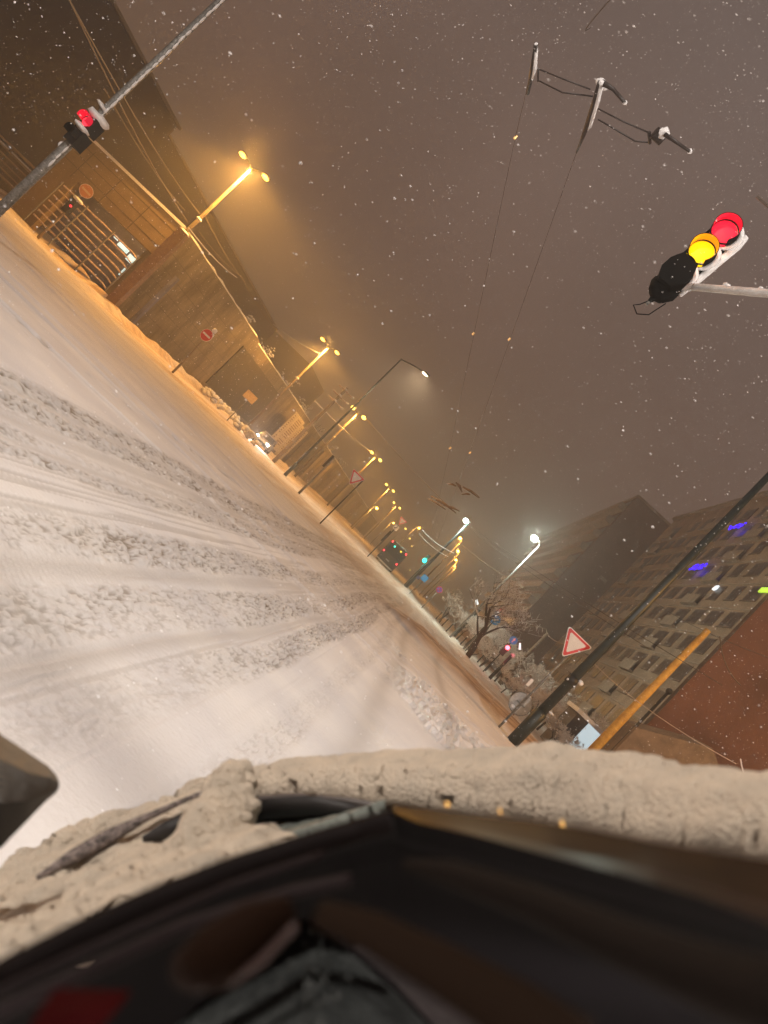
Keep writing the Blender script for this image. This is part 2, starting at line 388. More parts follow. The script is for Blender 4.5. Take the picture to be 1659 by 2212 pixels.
rl = empty('snowy_railing', (-29, 39, 0), 'seven-rail metal railing crusted with snow across the dark opening', 'railing')
mb = MB()
for i in range(7):
    z = .75+i*.45
    pts = []
    for k in range(15):
        a = .35+k*.53; pass
        p = Vector((WX, 40, 0)) + Vector((ux, uy, 0))*a + Vector((-uy, ux, 0))*.55
        pts.append((p.x, p.y, z - (.10 if k in (0,) else 0) + random.uniform(-.015, .015)))
    P(MB().tube(pts, .055, 6, wob=.25), 'rail', mat('snowy_rail', (.62, .48, .40), .8, var=.4, vscale=8), rl)
for a in (.3, 2.8, 5.4, 7.9):
    p = Vector((WX, 40, 0)) + Vector((ux, uy, 0))*a + Vector((-uy, ux, 0))*.62
    P(MB().tube([(p.x, p.y, 0), (p.x, p.y, 3.6)], .05, 6), 'post', GALV, rl)

lx = AY(548, 360, 39.0).x
pl = empty('brown_pillar', (lx, 39.0, 0), 'thick rusty brown pillar clad round the foot of the nearest street lamp', 'pillar')
P(MB().box((lx-.05, 39.0, 3.3), (.66, .66, 6.6), .2), 'shaft', RUST, pl)
P(MB().blob((lx-.05, 39.0, 6.62), (.40, .40, .10)), 'snow_cap', SNOW, pl, True)

# low rails and planks at the far left edge
lr = empty('plank_fence', (-40, 41, 0), 'low fence of long horizontal bars at the far left edge behind the signal mast', 'fence')
for i in range(6):
    z = 1.0+i*.42
    p0 = Vector((-37.2, 43.2, z)); p1 = Vector((-52, 46.5, z))
    P(MB().tube([p0, p1], .06 if i % 5 else .1, 6), 'bar', mat('fence_bar', (.45, .32, .2), .8), lr)
for k in range(5):
    P(MB().box((-37.4-k*3.4, 43.3+k*.75, 1.5), (.12, .12, 3.2)), 'post', GALV, lr)
sh = empty('kiosk', (-39, 46, 0), 'small dim flat-roofed kiosk behind the bars at the left edge', 'kiosk')
P(MB().bb(-48, -38.5, 47.5, 52, 0, 2.7), 'walls', CONC_P, sh); P(MB().bb(-48.3, -38.2, 47.2, 52.3, 2.7, 2.95), 'roof', SNOW, sh)

# ---------------------------------------------------------------- street lamps with two sodium heads (left row)
def lamp_double(loc, h, label, far=False, power=900, group='double headed sodium lamps down the left of the street'):
    r = empty('street_lamp', loc, label, 'street lamp', group)
    MB().tube([(0, 0, 0), (0, 0, h*.45), (0, 0, h-.15)], [.17, .14, .085], 10).build('pole', mat('amber_lit_pole', (.15, .11, .07), .8, var=.3, vscale=3, bump=.4), r, True)
    for sx in (-1, 1):
        MB().tube([(0, 0, h-.25), (sx*.3, -.1*sx, h-.02), (sx*.75, -.2*sx, h+.1)], [.05, .045, .035], 6).build('arm', GALV, r, True)
        hd = MB().tube([(sx*.6, -.16*sx, h+.10), (sx*.8, -.2*sx, h+.13), (sx*1.15, -.28*sx, h+.16), (sx*1.3, -.3*sx, h+.14)], [.06, .13, .14, .05], 8, flat=.6).build('lamp_head', GALV, r, True)
        MB().blob((sx*.98, -.24*sx, h+.03), (.27, .20, .14) if not far else (.34, .3, .24), 12, 8, 0).build('lens', SODIUM_F if far else SODIUM, hd, True)
    MB().blob((0, 0, h*.62), (.22, .2, .12)).build('bracket_snow', SNOW, r, True)
    light('lamp_light', 'SPOT', (0, -.3, h-.35), SOD, power, r, .3, spot=150, aim=(.25, -.1, -1), blend=.35)
    light('lamp_glow', 'POINT', (0, -2.2, h-.1), SOD, power*.14, r, .3)
    return r
LP = [(548, 360, 39.0, .4), (712, 748, 63, .2), (774, 892, 84, .3), (812, 986, 110, .3), (842, 1054, 138, .3), (857, 1092, 164, .3)]
lab = ['nearest double sodium street lamp, rising beside the brown pillar', 'double sodium street lamp behind the oncoming car', 'double sodium street lamp seen just right of the dark gooseneck lamp post',
       'fourth double sodium street lamp from the left, above the near give way sign', 'fifth double sodium street lamp down the left row', 'farthest double sodium street lamp of the left row']
LAMPS = []
for i, (x, y, Y, _) in enumerate(LP):
    p = AY(x, y, Y); r = lamp_double((p.x, Y, 0), p.z, lab[i], far=i > 1, power=[12500, 9500, 5500, 4500, 3500, 3000][i])
    LAMPS.append((p.x, Y, p.z))
    r.rotation_euler.z = [0.35, .2, .1, .1, .1, .1][i]
# distant single lamps: just pole, arm and head
def lamp_single(x, y, Y, label, mt, power, col, grp, armx=1.0, polem=None, h_off=0, r0=.11):
    p = AY(x, y, Y); r = empty('street_lamp', (p.x-armx, Y, 0), label, 'street lamp', grp)
    MB().tube([(0, 0, 0), (0, 0, p.z-.1)], [r0, r0*.6], 8).build('pole', polem or GALV, r, True)
    MB().tube([(0, 0, p.z-.3), (armx*.3, 0, p.z+.05), (armx, 0, p.z+.12)], .045, 6).build('arm', polem or GALV, r, True)
    hd = MB().tube([(armx-.35, 0, p.z+.12), (armx-.1, 0, p.z+.15), (armx+.3, 0, p.z+.12)], [.07, .14, .08], 8, flat=.6).build('lamp_head', polem or GALV, r, True)
    MB().blob((armx, 0, p.z-.03), (.34, .3, .26), 12, 8, 0).build('lens', mt, hd, True)
    if power: light('lamp_light', 'SPOT', (armx, -.05, p.z-.3), col, power*.7, r, .25, spot=160, aim=(0, 0, -1), blend=.4)
    if power: light('lamp_glow', 'POINT', (armx, -.6, p.z+.1), col, power*.5, r, .25)
    return r
far = [(850, 1130, 190, 'left'), (905, 1141, 150, 'mid'), (876, 1142, 215, 'left'), (885, 1163, 260, 'left'), (890, 1180, 300, 'left'), (886, 1232, 380, 'far'), (814, 1098, 120, 'wall')]
fl = ['distant sodium lamp just above the white sign plate over the bus', 'distant sodium lamp right of the farthest give way sign', 'distant sodium lamp just below the farthest give way sign',
      'small distant sodium lamp midway between the bus and the green signal', 'tiny distant sodium lamp up and left of the green signal', 'lowest distant sodium lamp near the road between bus and blue sign', 'small lamp against the wall above the bus stop post']
for (x, y, Y, w_), l_ in zip(far, fl):
    lamp_single(x, y, Y, l_, SODIUM_F, 0 if Y > 200 else 2200, SOD, 'distant sodium lamps along the street', armx=.6)
med = [(994, 1163, 109), (989, 1191, 131), (985, 1210, 153), (982, 1223, 173)]
ml = ['amber median lamp nearest the white lamp, on a glowing amber pole', 'second amber median lamp, below the first', 'third amber median lamp above the snowy trees', 'lowest amber median lamp at the edge of the snowy trees']
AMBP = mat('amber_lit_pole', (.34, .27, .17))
for (x, y, Y), l_ in zip(med, ml):
    lamp_single(x, y, Y, l_, SODIUM_F, 2600, SOD, 'amber lamps on the median', armx=-.5, polem=AMBP, r0=.16)
lamp_single(1007, 1125, 70, 'tall post on the median carrying a white lamp beside the trolley crossing', WHITEL, 1400, (.85, 1, .85), None, armx=-.35, polem=DARKG, r0=.20)
lamp_single(1155, 1163, 58, 'bright white lamp glowing above the bare tree', WHITEL, 4200, (.85, 1, .85), None, armx=-.7, polem=GALV, r0=.10)

# dark gooseneck lamp post in the middle
b0 = G(615, 1027); top = AY(862, 770, b0.y); hd = AY(915, 808, b0.y-1.5)
gl = empty('street_lamp', (b0.x, b0.y, 0), 'tall thin dark lamp post bent over at the top with one dim warm lamp', 'street lamp')
hgt = top.z
MB().tube([(0, 0, 0), (0, 0, 1.3)], .15, 12).build('base_sleeve', DARKG, gl, True)
MB().tube([(0, 0, 1.25), (0, 0, hgt*.5), (0, 0, hgt)], [.10, .085, .06], 10).build('pole', DARKG, gl, True)
MB().tube([(0, 0, hgt-.05), ((hd.x-b0.x)*.5, -.7, (hgt+hd.z)/2+.12), (hd.x-b0.x, -1.5, hd.z+.15)], [.055, .05, .045], 8).build('arm', DARKG, gl, True)
h_ = MB().tube([(hd.x-b0.x-.3, -1.3, hd.z+.15), (hd.x-b0.x, -1.5, hd.z+.17), (hd.x-b0.x+.5, -1.7, hd.z+.12)], [.08, .17, .08], 8, flat=.5).build('lamp_head', DARKG, gl, True)
MB().blob((hd.x-b0.x+.1, -1.55, hd.z+.06), (.28, .15, .07), 10, 6, 0).build('lens', WARML, h_, True)
light('lamp_light', 'SPOT', (hd.x-b0.x+.1, -1.55, hd.z-.05), (1, .75, .45), 4000, gl, .15, spot=140, aim=(.1, -.3, -1))

# big dark green pole on the right, lamp arm reaches over the crossing out of frame
b0 = G(1106, 1604)
gp = empty('street_lamp', (b0.x, b0.y, 0), 'thick dark green lamp post with a wide base sleeve beside the grey round sign', 'street lamp')
MB().lathe((0, 0, -.1), (0, 0, 1), [(0, .185), (1.25, .185), (1.27, .16), (1.3, .145)], 20).build('base_sleeve', DARKG, gp, True)
MB().tube([(0, 0, 1.2), (0, 0, 5), (0, 0, 11.2)], [.145, .125, .09], 16).build('pole', DARKG, gp, True)
MB().tube([(-.16, 0, 2.35), (.16, 0, 2.35)], .03, 6).tube([(0, 0, 2.25), (0, 0, 2.5)], .165, 14).build('clamp', BLACK, gp, True)
MB().blob((.19, -.05, 1.33), (.09, .08, .04)).blob((.2, -.02, 2.5), (.10, .09, .07)).blob((-.12, -.1, 2.32), .035).build('snow_lumps', SNOW, gp, True)

def crossing_lamp(x, y, h, label, col, power, aim, spot=150):
    r = empty('street_lamp', (x, y, 0), label, 'street lamp')
    MB().tube([(0, 0, 0), (0, 0, h)], [.14, .08], 10).build('pole', DARKG, r, True)
    MB().tube([(0, 0, h-.1), (aim[0]*.8, aim[1]*.8, h+.15), (aim[0]*1.8, aim[1]*1.8, h+.15)], .05, 8).build('arm', DARKG, r, True)
    MB().tube([(aim[0]*1.6, aim[1]*1.6, h+.15), (aim[0]*2.2, aim[1]*2.2, h+.15)], [.1, .16], 8, flat=.5).build('lamp_head', DARKG, r, True)
    light('lamp_light', 'SPOT', (aim[0]*2, aim[1]*2, h-.05), col, power, r, .3, spot=spot, aim=(*aim, -1), blend=.5)
crossing_lamp(-9, -5, 10, 'white street lamp behind the camera on the left, lighting the crossing', (1, .91, .82), 5600, (.6, .9))
crossing_lamp(10, 0, 10, 'white street lamp out of frame on the right, lighting the crossing', (1, .91, .82), 5600, (-.6, .9))
crossing_lamp(15, 14, 9.5, 'sodium street lamp outside the right edge lighting the amber-lit mast and the sandy bank', SOD, 4200, (-.5, .7))

# concrete pole on the right, amber lamplight put into its colour
pb = AY(1262, 1640, 26); pt = AY(1522, 1354, 26)
yp = empty('wire_mast', (pb.x, 26, 0), 'thick amber-lit concrete mast in front of the apartment block holding span wires', 'mast')
MB().tube([(0, 0, 0), (0, 0, 3.5), (.02, 0, pt.z)], [.19, .155, .115], 16).build('pole', AMBER_LIT, yp, True)
mb = MB()
for z in (.9, 1.8, 2.9, 3.6, 4.5, 5.6, 6.3): mb.tube([(0, 0, z), (0, 0, z+.035)], .185-.011*z, 14)
mb.build('bands', BLACK, yp)
MB().blob((.2, -.05, 1.0), (.14, .1, .08)).build('snow_lump', SNOW, yp, True)
dn = empty('drain_pipe_post', (pb.x+.62, 26.3, 0), 'thin dark brown post standing just right of the amber-lit mast', 'post')
MB().tube([(0, 0, 0), (0, 0, 5.0)], .06, 8).build('pole', BLACK, dn, True); MB().blob((0, 0, 5.05), .13, amp=0).build('cap', BLACK, dn, True)

# ---------------------------------------------------------------- signs
def disc(mb, c, nrm, r, th=.03, n=28): return mb.lathe(Vector(c)-Vector(nrm).normalized()*th/2, nrm, [(0, r), (th, r)], n)
def tri_pts(c, s_, y, inv=True, rnd=.06):
    pts = []
    R0 = s_/math.sqrt(3)
    for k in range(3):
        a = R(-90+120*k) if inv else R(90+120*k)
        cx_, cz_ = R0*math.cos(a), R0*math.sin(a)
        for j in (-1, 0, 1):
            aa = a+R(50*j); rr_ = rnd*s_
            pts.append((c[0]+cx_*(1-rnd*1.9)+rr_*math.cos(aa), y, c[2]+cz_*(1-rnd*1.9)+rr_*math.sin(aa)))
    return pts
def giveway(base, zc_, s_, label, rx=0, pole_m=GALV, r_=.035, rz=0, group='give way signs'):
    r = empty('give_way_sign', base, label, 'traffic sign', group, rz)
    MB().tube([(0, 0, 0), (0, 0, zc_+s_*.3)], r_, 10).build('pole', pole_m, r, True)
    pn = MB().prism(tri_pts((rx, 0, zc_), s_*1.06, -.05), (0, .02, 0)).build('sign_panel', WHITES, r)
    MB().prism(tri_pts((rx, 0, zc_), s_*.98, -.0535), (0, .0025, 0)).build('red_border', REDS, pn)
    MB().prism(tri_pts((rx, 0, zc_), s_*.70, -.058), (0, .003, 0)).build('white_field', mat('sign_field', (.72, .66, .62), .4, var=.08, vscale=4), pn)
    return r, pn
# near right: give way, with the back of a round sign lower on the same post
b0 = G(1077, 1571); c = AY(1240, 1390, b0.y)
r, pn = giveway((b0.x, b0.y, 0), c.z, .80, 'large clean give way sign on a grey post beside the dark green lamp post', rx=c.x-b0.x)
c2 = AY(1124, 1520, b0.y+.1)
rd = disc(MB(), (c2.x-b0.x, .07, c2.z), (0, 1, 0), .325, .02).build('round_sign_back', GREYB, r)
mb = MB(); mb.tube([(c2.x-b0.x+.325*math.cos(R(a)), .07, c2.z+.325*math.sin(R(a))) for a in range(0, 361, 12)], .014, 6); mb.build('rim', GALV, rd)
MB().box((c2.x-b0.x, .05, c2.z), (.30, .02, .05)).build('bracket', GALV, rd)
MB().blob((c2.x-b0.x+.02, .06, c2.z+.33), (.09, .03, .025)).blob((c2.x-b0.x-.1, .04, c2.z-.2), (.08, .03, .05)).build('snow_lump', SNOW, rd, True)
p = AY(1144, 1474, b0.y)
MB().box((p.x-b0.x, -.04, p.z), (.09, .01, .24)).build('white_plate', WHITES, r)
sh_ = G(1100, 1553)
st = empty('short_post', (sh_.x, sh_.y, 0), 'short rusty stub post between the round sign and the green lamp post', 'post')
MB().tube([(0, 0, 0), (0, 0, .55)], .03, 8).build('stub', RUST, st, True); MB().blob((0, 0, .57), (.05, .05, .04)).build('snow_cap', SNOW, st, True)
# far side left
b0 = G(691, 1131); c = AY(769, 1032, b0.y)
giveway((b0.x, b0.y, 0), c.z, .74, 'give way sign on a thin dark post alone on the far roadside', rx=c.x-b0.x, pole_m=DARKG)
b0 = AY(794, 1202, 54); c = AY(869, 1126, 54)
r, pn = giveway((b0.x, 54, 0), c.z, .66, 'small faded give way sign above a white plate beside the bus', rx=c.x-b0.x, pole_m=BLACK, r_=.05)
p = AY(855.5, 1140, 54)
pp = MB().box((p.x-b0.x, -.06, p.z), (.42, .02, .42)).build('white_plate', WHITES, r)
MB().tube([(p.x-b0.x-.12, -.08, p.z-.12), (p.x-b0.x, -.08, p.z), (p.x-b0.x+.02, -.08, p.z+.13)], .03, 4).build('road_symbol', BLACK, pp)
p = AY(834, 1158, 54)
MB().box((p.x-b0.x, .0, p.z), (.16, .06, 1.1)).build('dark_board', BLACK, r)
# no entry
def noentry(base, zc_, d_, label, pole_m, rx=0, rz=0):
    r = empty('no_entry_sign', base, label, 'traffic sign', 'no entry signs', rz)
    MB().tube([(0, 0, 0), (0, 0, 1.0)], .075, 10).build('base_sleeve', pole_m, r, True)
    MB().tube([(0, 0, .9), (rx, 0, zc_+d_*.2)], .04, 10).build('pole', pole_m, r, True)
    dd = disc(MB(), (rx, -.06, zc_), (0, 1, 0), d_/2, .02).build('sign_disc', WHITES, r)
    disc(MB(), (rx, -.073, zc_), (0, 1, 0), d_/2*.95, .006).build('red_disc', REDS, dd)
    MB().box((rx, -.0785, zc_), (d_*.74, .006, d_*.15)).build('white_bar', WHITES, dd)
    return r
b0 = G(372, 805); c = AY(447, 725, b0.y)
r = noentry((b0.x, b0.y, 0), c.z, .72, 'red no entry sign with white bar on a pale post at the far kerb', CONC_P, c.x-b0.x)
MB().blob((c.x-b0.x+.12, 0, c.z+.48), (.16, .1, .16)).blob((c.x-b0.x+.22, 0, c.z+.22), (.09, .08, .12)).build('snow_lump', SNOW, r, True)
c = AY(186, 413, 36); b_ = (c.x, 36, 0)
r = noentry(b_, c.z, .78, 'orange lit faded no entry sign turned half aside before the railed opening', GALV, 0, rz=.75)
for ch in r.children:
    if ch.name.startswith('sign_disc'):
        for g_ in ch.children: g_.data.materials[0] = mat('faded_orange_lit' if g_.name.startswith('red') else 'faded_bar_lit', (.42, .16, .06) if g_.name.startswith('red') else (.5, .36, .22), .7)  # weathered, with orange lamplight mixed into both colours
# small wall sign and plate
def sign_rect(x, y, Y, w_, h_, label, m, zb=0, pole=GALV, cat='sign', rz=0, name='street_sign'):
    p = AY(x, y, Y); r = empty(name, (p.x, Y, 0), label, cat, rz=rz)
    MB().tube([(0, 0, zb), (0, 0, p.z)], .04, 8).build('pole', pole, r, True)
    MB().box((0, -.06, p.z), (w_, .03, h_)).build('sign_panel', m, r); return r, p
sign_rect(541, 858, 45, .95, .6, 'pale rectangular sign facing the street in front of the dark gate', mat('amber_panel', (.5, .36, .2), .6, var=.2))
b0 = G(645, 1066); p = AY(722, 988, b0.y)
r = empty('signal_post', (b0.x, b0.y, 0), 'grey post with a narrow dark box, left of the lone give way sign', 'post')
MB().tube([(0, 0, 0), (0, 0, 1.3)], .09, 10).build('base_sleeve', GALV, r, True)
MB().tube([(0, 0, 1.2), (0, 0, p.z)], .05, 10).build('pole', GALV, r, True)
MB().box((-.12, 0, p.z-.45), (.16, .12, 1.0)).build('dark_box', BLACK, r)
# blue square, no stopping
BSQ = mat('blue_square', (.02, .22, .75), .4, emit=(.02, .22, .75), es=.12)
r, p = sign_rect(917, 1249, 60, .58, .58, 'blue square sign at the foot of the tall median post', BLUES)
MB().box((-.42, -.06, p.z-.35), (.3, .03, .3)).build('small_panel', mat('blue_grey', (.12, .14, .3), .5), r)
c = AY(949, 1274, 62); r = empty('no_stopping_sign', (c.x, 62, 0), 'round red and blue no stopping sign against the snowy trees', 'traffic sign')
MB().tube([(0, 0, 0), (0, 0, c.z)], .04, 8).build('pole', GALV, r, True)
dd = disc(MB(), (0, -.06, c.z), (0, 1, 0), .31).build('sign_disc', REDS, r)
disc(MB(), (0, -.08, c.z), (0, 1, 0), .24, .01).build('blue_field', mat('sign_violet', (.10, .12, .60), .4), dd)
MB().box((0, -.09, c.z), (.5, .008, .055), m=Matrix.Rotation(R(45), 3, 'Y')).box((0, -.0945, c.z), (.5, .008, .055), m=Matrix.Rotation(R(-45), 3, 'Y')).build('red_cross', REDS, dd)
# blue arrow discs
def arrow_disc(x, y, Y, d_, label, ang_=-45, zb=0):
    c = AY(x, y, Y); r = empty('direction_sign', (c.x, Y, 0), label, 'traffic sign', 'round blue arrow signs')
    MB().tube([(0, .03, zb), (0, .03, c.z)], .04, 8).build('pole', DARKG, r, True)
    dd = disc(MB(), (0, -.06, c.z), (0, 1, 0), d_/2).build('sign_disc', BLUES, r)
    q = Matrix.Rotation(R(ang_), 3, 'Y'); o = Vector((0, -.083, c.z))
    ar = MB(); ar.prism([o+q@Vector(v) for v in ((-.03*d_*2, 0, -.3*d_), (.03*d_*2, 0, -.3*d_), (.03*d_*2, 0, .05*d_), (.2*d_, 0, .05*d_), (0, 0, .36*d_), (-.2*d_, 0, .05*d_), (-.06*d_, 0, .05*d_))], (0, .006, 0))
    ar.build('white_arrow', WHITES, dd); return r
arrow_disc(1109, 1383, 44.8, .54, 'blue disc with white arrow just above the lit red signal', 0)
arrow_disc(1070, 1339, 52, .78, 'larger dim blue disc with arrow behind the bare tree trunk', 225)
# triangle behind tree
c = AY(1084, 1320, 52); r = empty('warning_sign', (c.x, 52.3, 0), 'pale pink warning sign glimpsed behind the branches', 'traffic sign')
MB().tube([(0, 0, 0), (0, 0, c.z)], .04, 8).build('pole', GALV, r, True)
MB().prism(tri_pts((0, 0, c.z), .7, -.05, False), (0, .02, 0)).build('sign_panel', mat('pink_sign', (.75, .35, .32), .5), r)

# ---------------------------------------------------------------- traffic signals
LRED = mat('lens_red', (.5, .02, .04), .6, emit=(1, .015, .06), es=.95, var=.05, vscale=2)
LREDV = mat('visor_red', (.6, .01, .04), .8, emit=(1, .0, .05), es=.45)  # lining glows in place of red lens light falling on it
LYEL = mat('lens_yellow', (.5, .35, .0), .6, emit=(1, .66, .0), es=1.25)
LYELV = mat('visor_amber_lit', (.8, .35, .0), .5, emit=(1, .36, .0), es=.45)  # emission stands in for amber lens light on the lining
SBLK = mat('signal_black', (.004, .004, .004), .8, spec=.1)
c = AY(1514, 549, 8.1)
sg = empty('traffic_signal', tuple(c), 'overhead signal showing red and amber, hung on an arm at the upper right', 'traffic light')
fd = Vector((-.13, -1, -.10)).normalized()         # the face looks at the traffic and a little down
up = Vector((0, 0, 1)); up = (up - fd*up.dot(fd)).normalized()
up = (Matrix.Rotation(R(-5), 3, fd) @ up); rt = fd.cross(up)*-1
FR = Matrix((rt, -fd, up)).transposed()           # local x right, -y face, z up
def SL(x, y, z): return FR @ Vector((x, y, z))
mb = MB()
for i, z in enumerate((.36, 0, -.36)): mb.box(SL(0, .09, z), (.34, .16, .345), m=FR)
mb.prism([SL(x, -.20, z) for x, z in ((-.10, -.62), (-.18, -.50), (-.18, -.36), (-.12, -.22), (.12, -.22), (.18, -.36), (.18, -.50), (.10, -.62))], SL(0, .30, 0))
ho = mb.build('housing', SBLK, sg)
rings = []
for i, (z, lm, vmz) in enumerate(((.36, LRED, LREDV), (0, LYEL, LYELV), (-.36, SBLK, SBLK))):
    ax = SL(0, -1, 0)
    MB().lathe(SL(0, .01, z), ax, [(0, .163), (.03, .158), (.045, .10), (.05, .0)], 28).build('lens', lm, ho, True)
    # visor: open-bottomed tube
    vr = []
    for hh in (0, .06, .13, .20):
        ring = []
        for k in range(21):
            a = R(-40 + 260*k/20); rr_ = .168
            ring.append(SL(rr_*math.cos(a), -.0-hh*(1 - .25*max(0, -math.sin(a))), z+rr_*math.sin(a)))
        vr.append(ring)
    vr2 = []
    for hh in (.20, .13, .06, 0):
        ring = []
        for k in range(21):
            a = R(-40 + 260*k/20); rr_ = .160
            ring.append(SL(rr_*math.cos(a), -hh*(1 - .25*max(0, -math.sin(a))), z+rr_*math.sin(a)))
        vr2.append(ring)
    MB().quad_strip(vr, False).build('visor_outer', SBLK, ho, True)
    MB().quad_strip(vr2, False).build('visor_lining', vmz, ho, True)
    MB().tube([SL(.165*math.cos(R(a)), -.05, z+.157*math.sin(R(a))) for a in range(0, 361, 15)], .011, 5).build('lens_ring', SBLK, ho, True)
# back cover: cap over the dark lens and cone below
MB().lathe(SL(0, -.1, -.36), SL(0, -1, 0), [(0, .150), (.02, .14), (.03, .001)], 20).build('dark_lens', SBLK, ho, True)
MB().lathe(SL(0, .07, -.535), SL(0, 0, -1), [(0, .19), (.07, .19), (.17, .13), (.22, .04), (.28, .025)], 8).build('bottom_cap', SBLK, ho, 2)
pts = [SL(-.0, .07, -.78), SL(-.05, .05, -.92), SL(-.1, .05, -.98), SL(.02, .03, -1.04), SL(.13, .03, -.95), SL(.16, .06, -.7)]
MB().tube(pts, .008, 5).build('cable', SBLK, ho, True)
MB().tube([SL(0, .07, -.72), SL(0, .07, -.86)], [.03, .022], 8, wob=.2).build('cable_gland', GALV, ho, True)
mb = MB()
for z in (.36, 0, -.36):
    pts = [SL(.19*math.cos(R(a)), .0, z+.19*math.sin(R(a))) for a in range(-60, 121, 12)]
    mb.tube(pts, [.014+.034*max(0, math.sin(R((a+60)))) for a in range(-60, 121, 12)], 8)
mb.tube([SL(.20, .08, z) for z in (-.5, -.2, .1, .4, .55)], [.03, .05, .055, .06, .035], 8, wob=.15)
mb.build('snow_crust', SNOW, ho, True)
a0 = c + SL(.16, .1, -.36); a1 = AY(1659, 672, 7.2); a1.z = a0.z+.02
d_ = (a1-a0); a2 = a0+d_*6
P(MB().tube([a0, a1, a2], [.045, .05, .07], 12), 'arm', mat('white_arm', (.62, .62, .62), .5, var=.2, vscale=8), sg, True)
P(MB().blob(a0+d_*.42+Vector((0, 0, .05)), (.06, .05, .03)).blob(a0+d_*.75+Vector((0, 0, .055)), (.03, .03, .03)), 'snow_lumps', SNOW, sg, True)
P(MB().tube([(a2.x, a2.y, 0), (a2.x, a2.y, a2.z+.3)], [.13, .09], 14), 'post', GALV, sg, True)
bl = AY(1650, 432, 7.7)
light('signal_glow', 'POINT', tuple(SL(0, -.45, .2)), (1, .35, .1), 6, sg, .1)

# left mast with side-on red signal
m0 = AY(0, 452, 14); 
mx_, my_ = m0.x, 14.0
lm = empty('signal_mast', (mx_, my_, 0), 'grey snow-streaked mast crossing the upper left corner with a red signal seen from the side', 'traffic light')
def onmast(x, y): return AX(x, y, mx_)
MB().tube([(0, 0, 0), (0, 0, 3.0), (0, 0, 3.05), (0, 0, 6), (0, 0, 9.5)], [.115, .105, .085, .08, .07], 14).build('pole', GALV, lm, True)
mt_ = AY(180, 262, 14)
sz = mt_.z
hb = MB().bb(.0, .30, -.26, .10, sz-.16, sz+.2).bb(.0, .30, -.26, .10, sz-.60, sz-.2).build('housing', BLACK, lm)
MB().lathe((.15, -.26, sz), (0, -1, 0), [(0, .10), (.03, .09), (.04, .001)], 18).build('red_lens', mat('side_red', (.8, .02, .05), .3, emit=(1, .03, .05), es=2.2), hb, True)
for zz, mm in ((sz+.02, LREDV), (sz-.40, BLACK)):
    vr = [[(.15+.135*math.cos(R(-30+240*k/16)), -.26-hh, zz+.135*math.sin(R(-30+240*k/16))) for k in range(17)] for hh in (0, .12, .22)]
    MB().quad_strip(vr, False).build('visor', mm, hb, True)
MB().blob((.15, -.1, sz+.26), (.22, .26, .13), amp=.4).blob((.15, -.25, sz-.17), (.18, .22, .07)).blob((-.05, -.1, sz+.55), (.05, .18, .05)).blob((.05, -.1, sz+.52), (.04, .18, .04)).build('snow_crust', SNOW, lm, True)
mb = MB()
for z in np.arange(2.2, 9, .22): mb.blob((.085+random.uniform(-.01, .01), -.04, z), (.022, .04, .10+random.uniform(0, .05)), 6, 5)
mb.blob((-.1, 0, sz-.75), (.04, .1, .1)).build('snow_streak', SNOW, lm, True)

# small signal on a gooseneck by the railing
c = AY(155, 445, 35); r = empty('traffic_signal', (c.x, 35, 0), 'small dark signal with a snowy hood before the railed opening at left', 'traffic light')
MB().tube([(0, 0, 0), (0, 0, c.z)], .07, 8).build('pole', CONC_P, r, True)
MB().bb(-.2, .2, -.2, .15, c.z-.55, c.z+.4).build('housing', BLACK, r)
MB().blob((0, 0, c.z+.5), (.35, .3, .12)).build('snow_crust', SNOW, r, True)
MB().blob((.15, -.24, c.z-.05), .07, amp=0).build('red_lens', mat('side_red', (1, 0, 0)), r, True)
# right: red signal, white arrow lights, posts
def sigpost(bx, by, tx, ty, Y, label, lens=None, r_=.12):
    b0 = AY(bx, by, Y); tp = AY(tx, ty, Y); r = empty('signal_post', (b0.x, Y, 0), label, 'traffic light')
    MB().tube([(0, 0, 0), (0, 0, tp.z)], r_, 10).build('pole', DARKG, r, True); return r, tp, b0
r, tp, b0 = sigpost(1053, 1470, 1106, 1415, 44.8, 'dark post with a glowing red light at its top near the blue arrow sign')
p = AY(1096.5, 1399, 44.5)
MB().box((p.x-b0.x, -.1, p.z-.2), (.34, .25, .85)).build('housing', BLACK, r)
MB().blob((p.x-b0.x, -.32, p.z), .15, amp=0).build('red_lens', mat('red_glow', (1, .1, .1), .3, emit=(1, .10, .14), es=7), r, True)
light('red_light', 'POINT', (p.x-b0.x, -.6, p.z), (1, .05, .15), 30, r, .1)
p = AY(1124, 1397, 44.5)
MB().box((p.x-b0.x, -.1, p.z), (.42, .05, .12), m=Matrix.Rotation(R(50), 3, 'Y')).build('lit_plate', mat('lit_white', (.9, .95, 1), .4, emit=(.85, .95, 1), es=1.3), r)
MB().blob((tp.x-b0.x+.1, 0, tp.z), (.2, .15, .15)).build('snow_cap', SNOW, r, True)
r, tp, b0 = sigpost(978, 1376, 1035, 1315, 66, 'dark square post with a small white light on top at the edge of the trees', r_=.16)
p = AY(1030, 1301, 66); MB().box((p.x-b0.x, -.1, p.z), (.45, .1, .22), m=Matrix.Rotation(R(35), 3, 'Y')).build('lit_plate', mat('lit_white', (1, 1, 1)), r)
c = AY(1073, 1326, 51.8); r = empty('lit_plate_sign', (c.x, 51.8, 0), 'small white lit plate above the dim blue disc', 'sign')
MB().tube([(0, 0, 0), (0, 0, c.z)], .03, 6).build('pole', DARKG, r); MB().box((0, -.05, c.z), (.16, .03, .42)).build('panel', mat('lit_white', (1, 1, 1)), r)
b0 = AY(1076, 1479, 57); tp = AY(1183, 1367, 57)
r = empty('wire_mast', (b0.x, 57, 0), 'slim brown wire mast between the red signal and the near give way sign', 'mast')
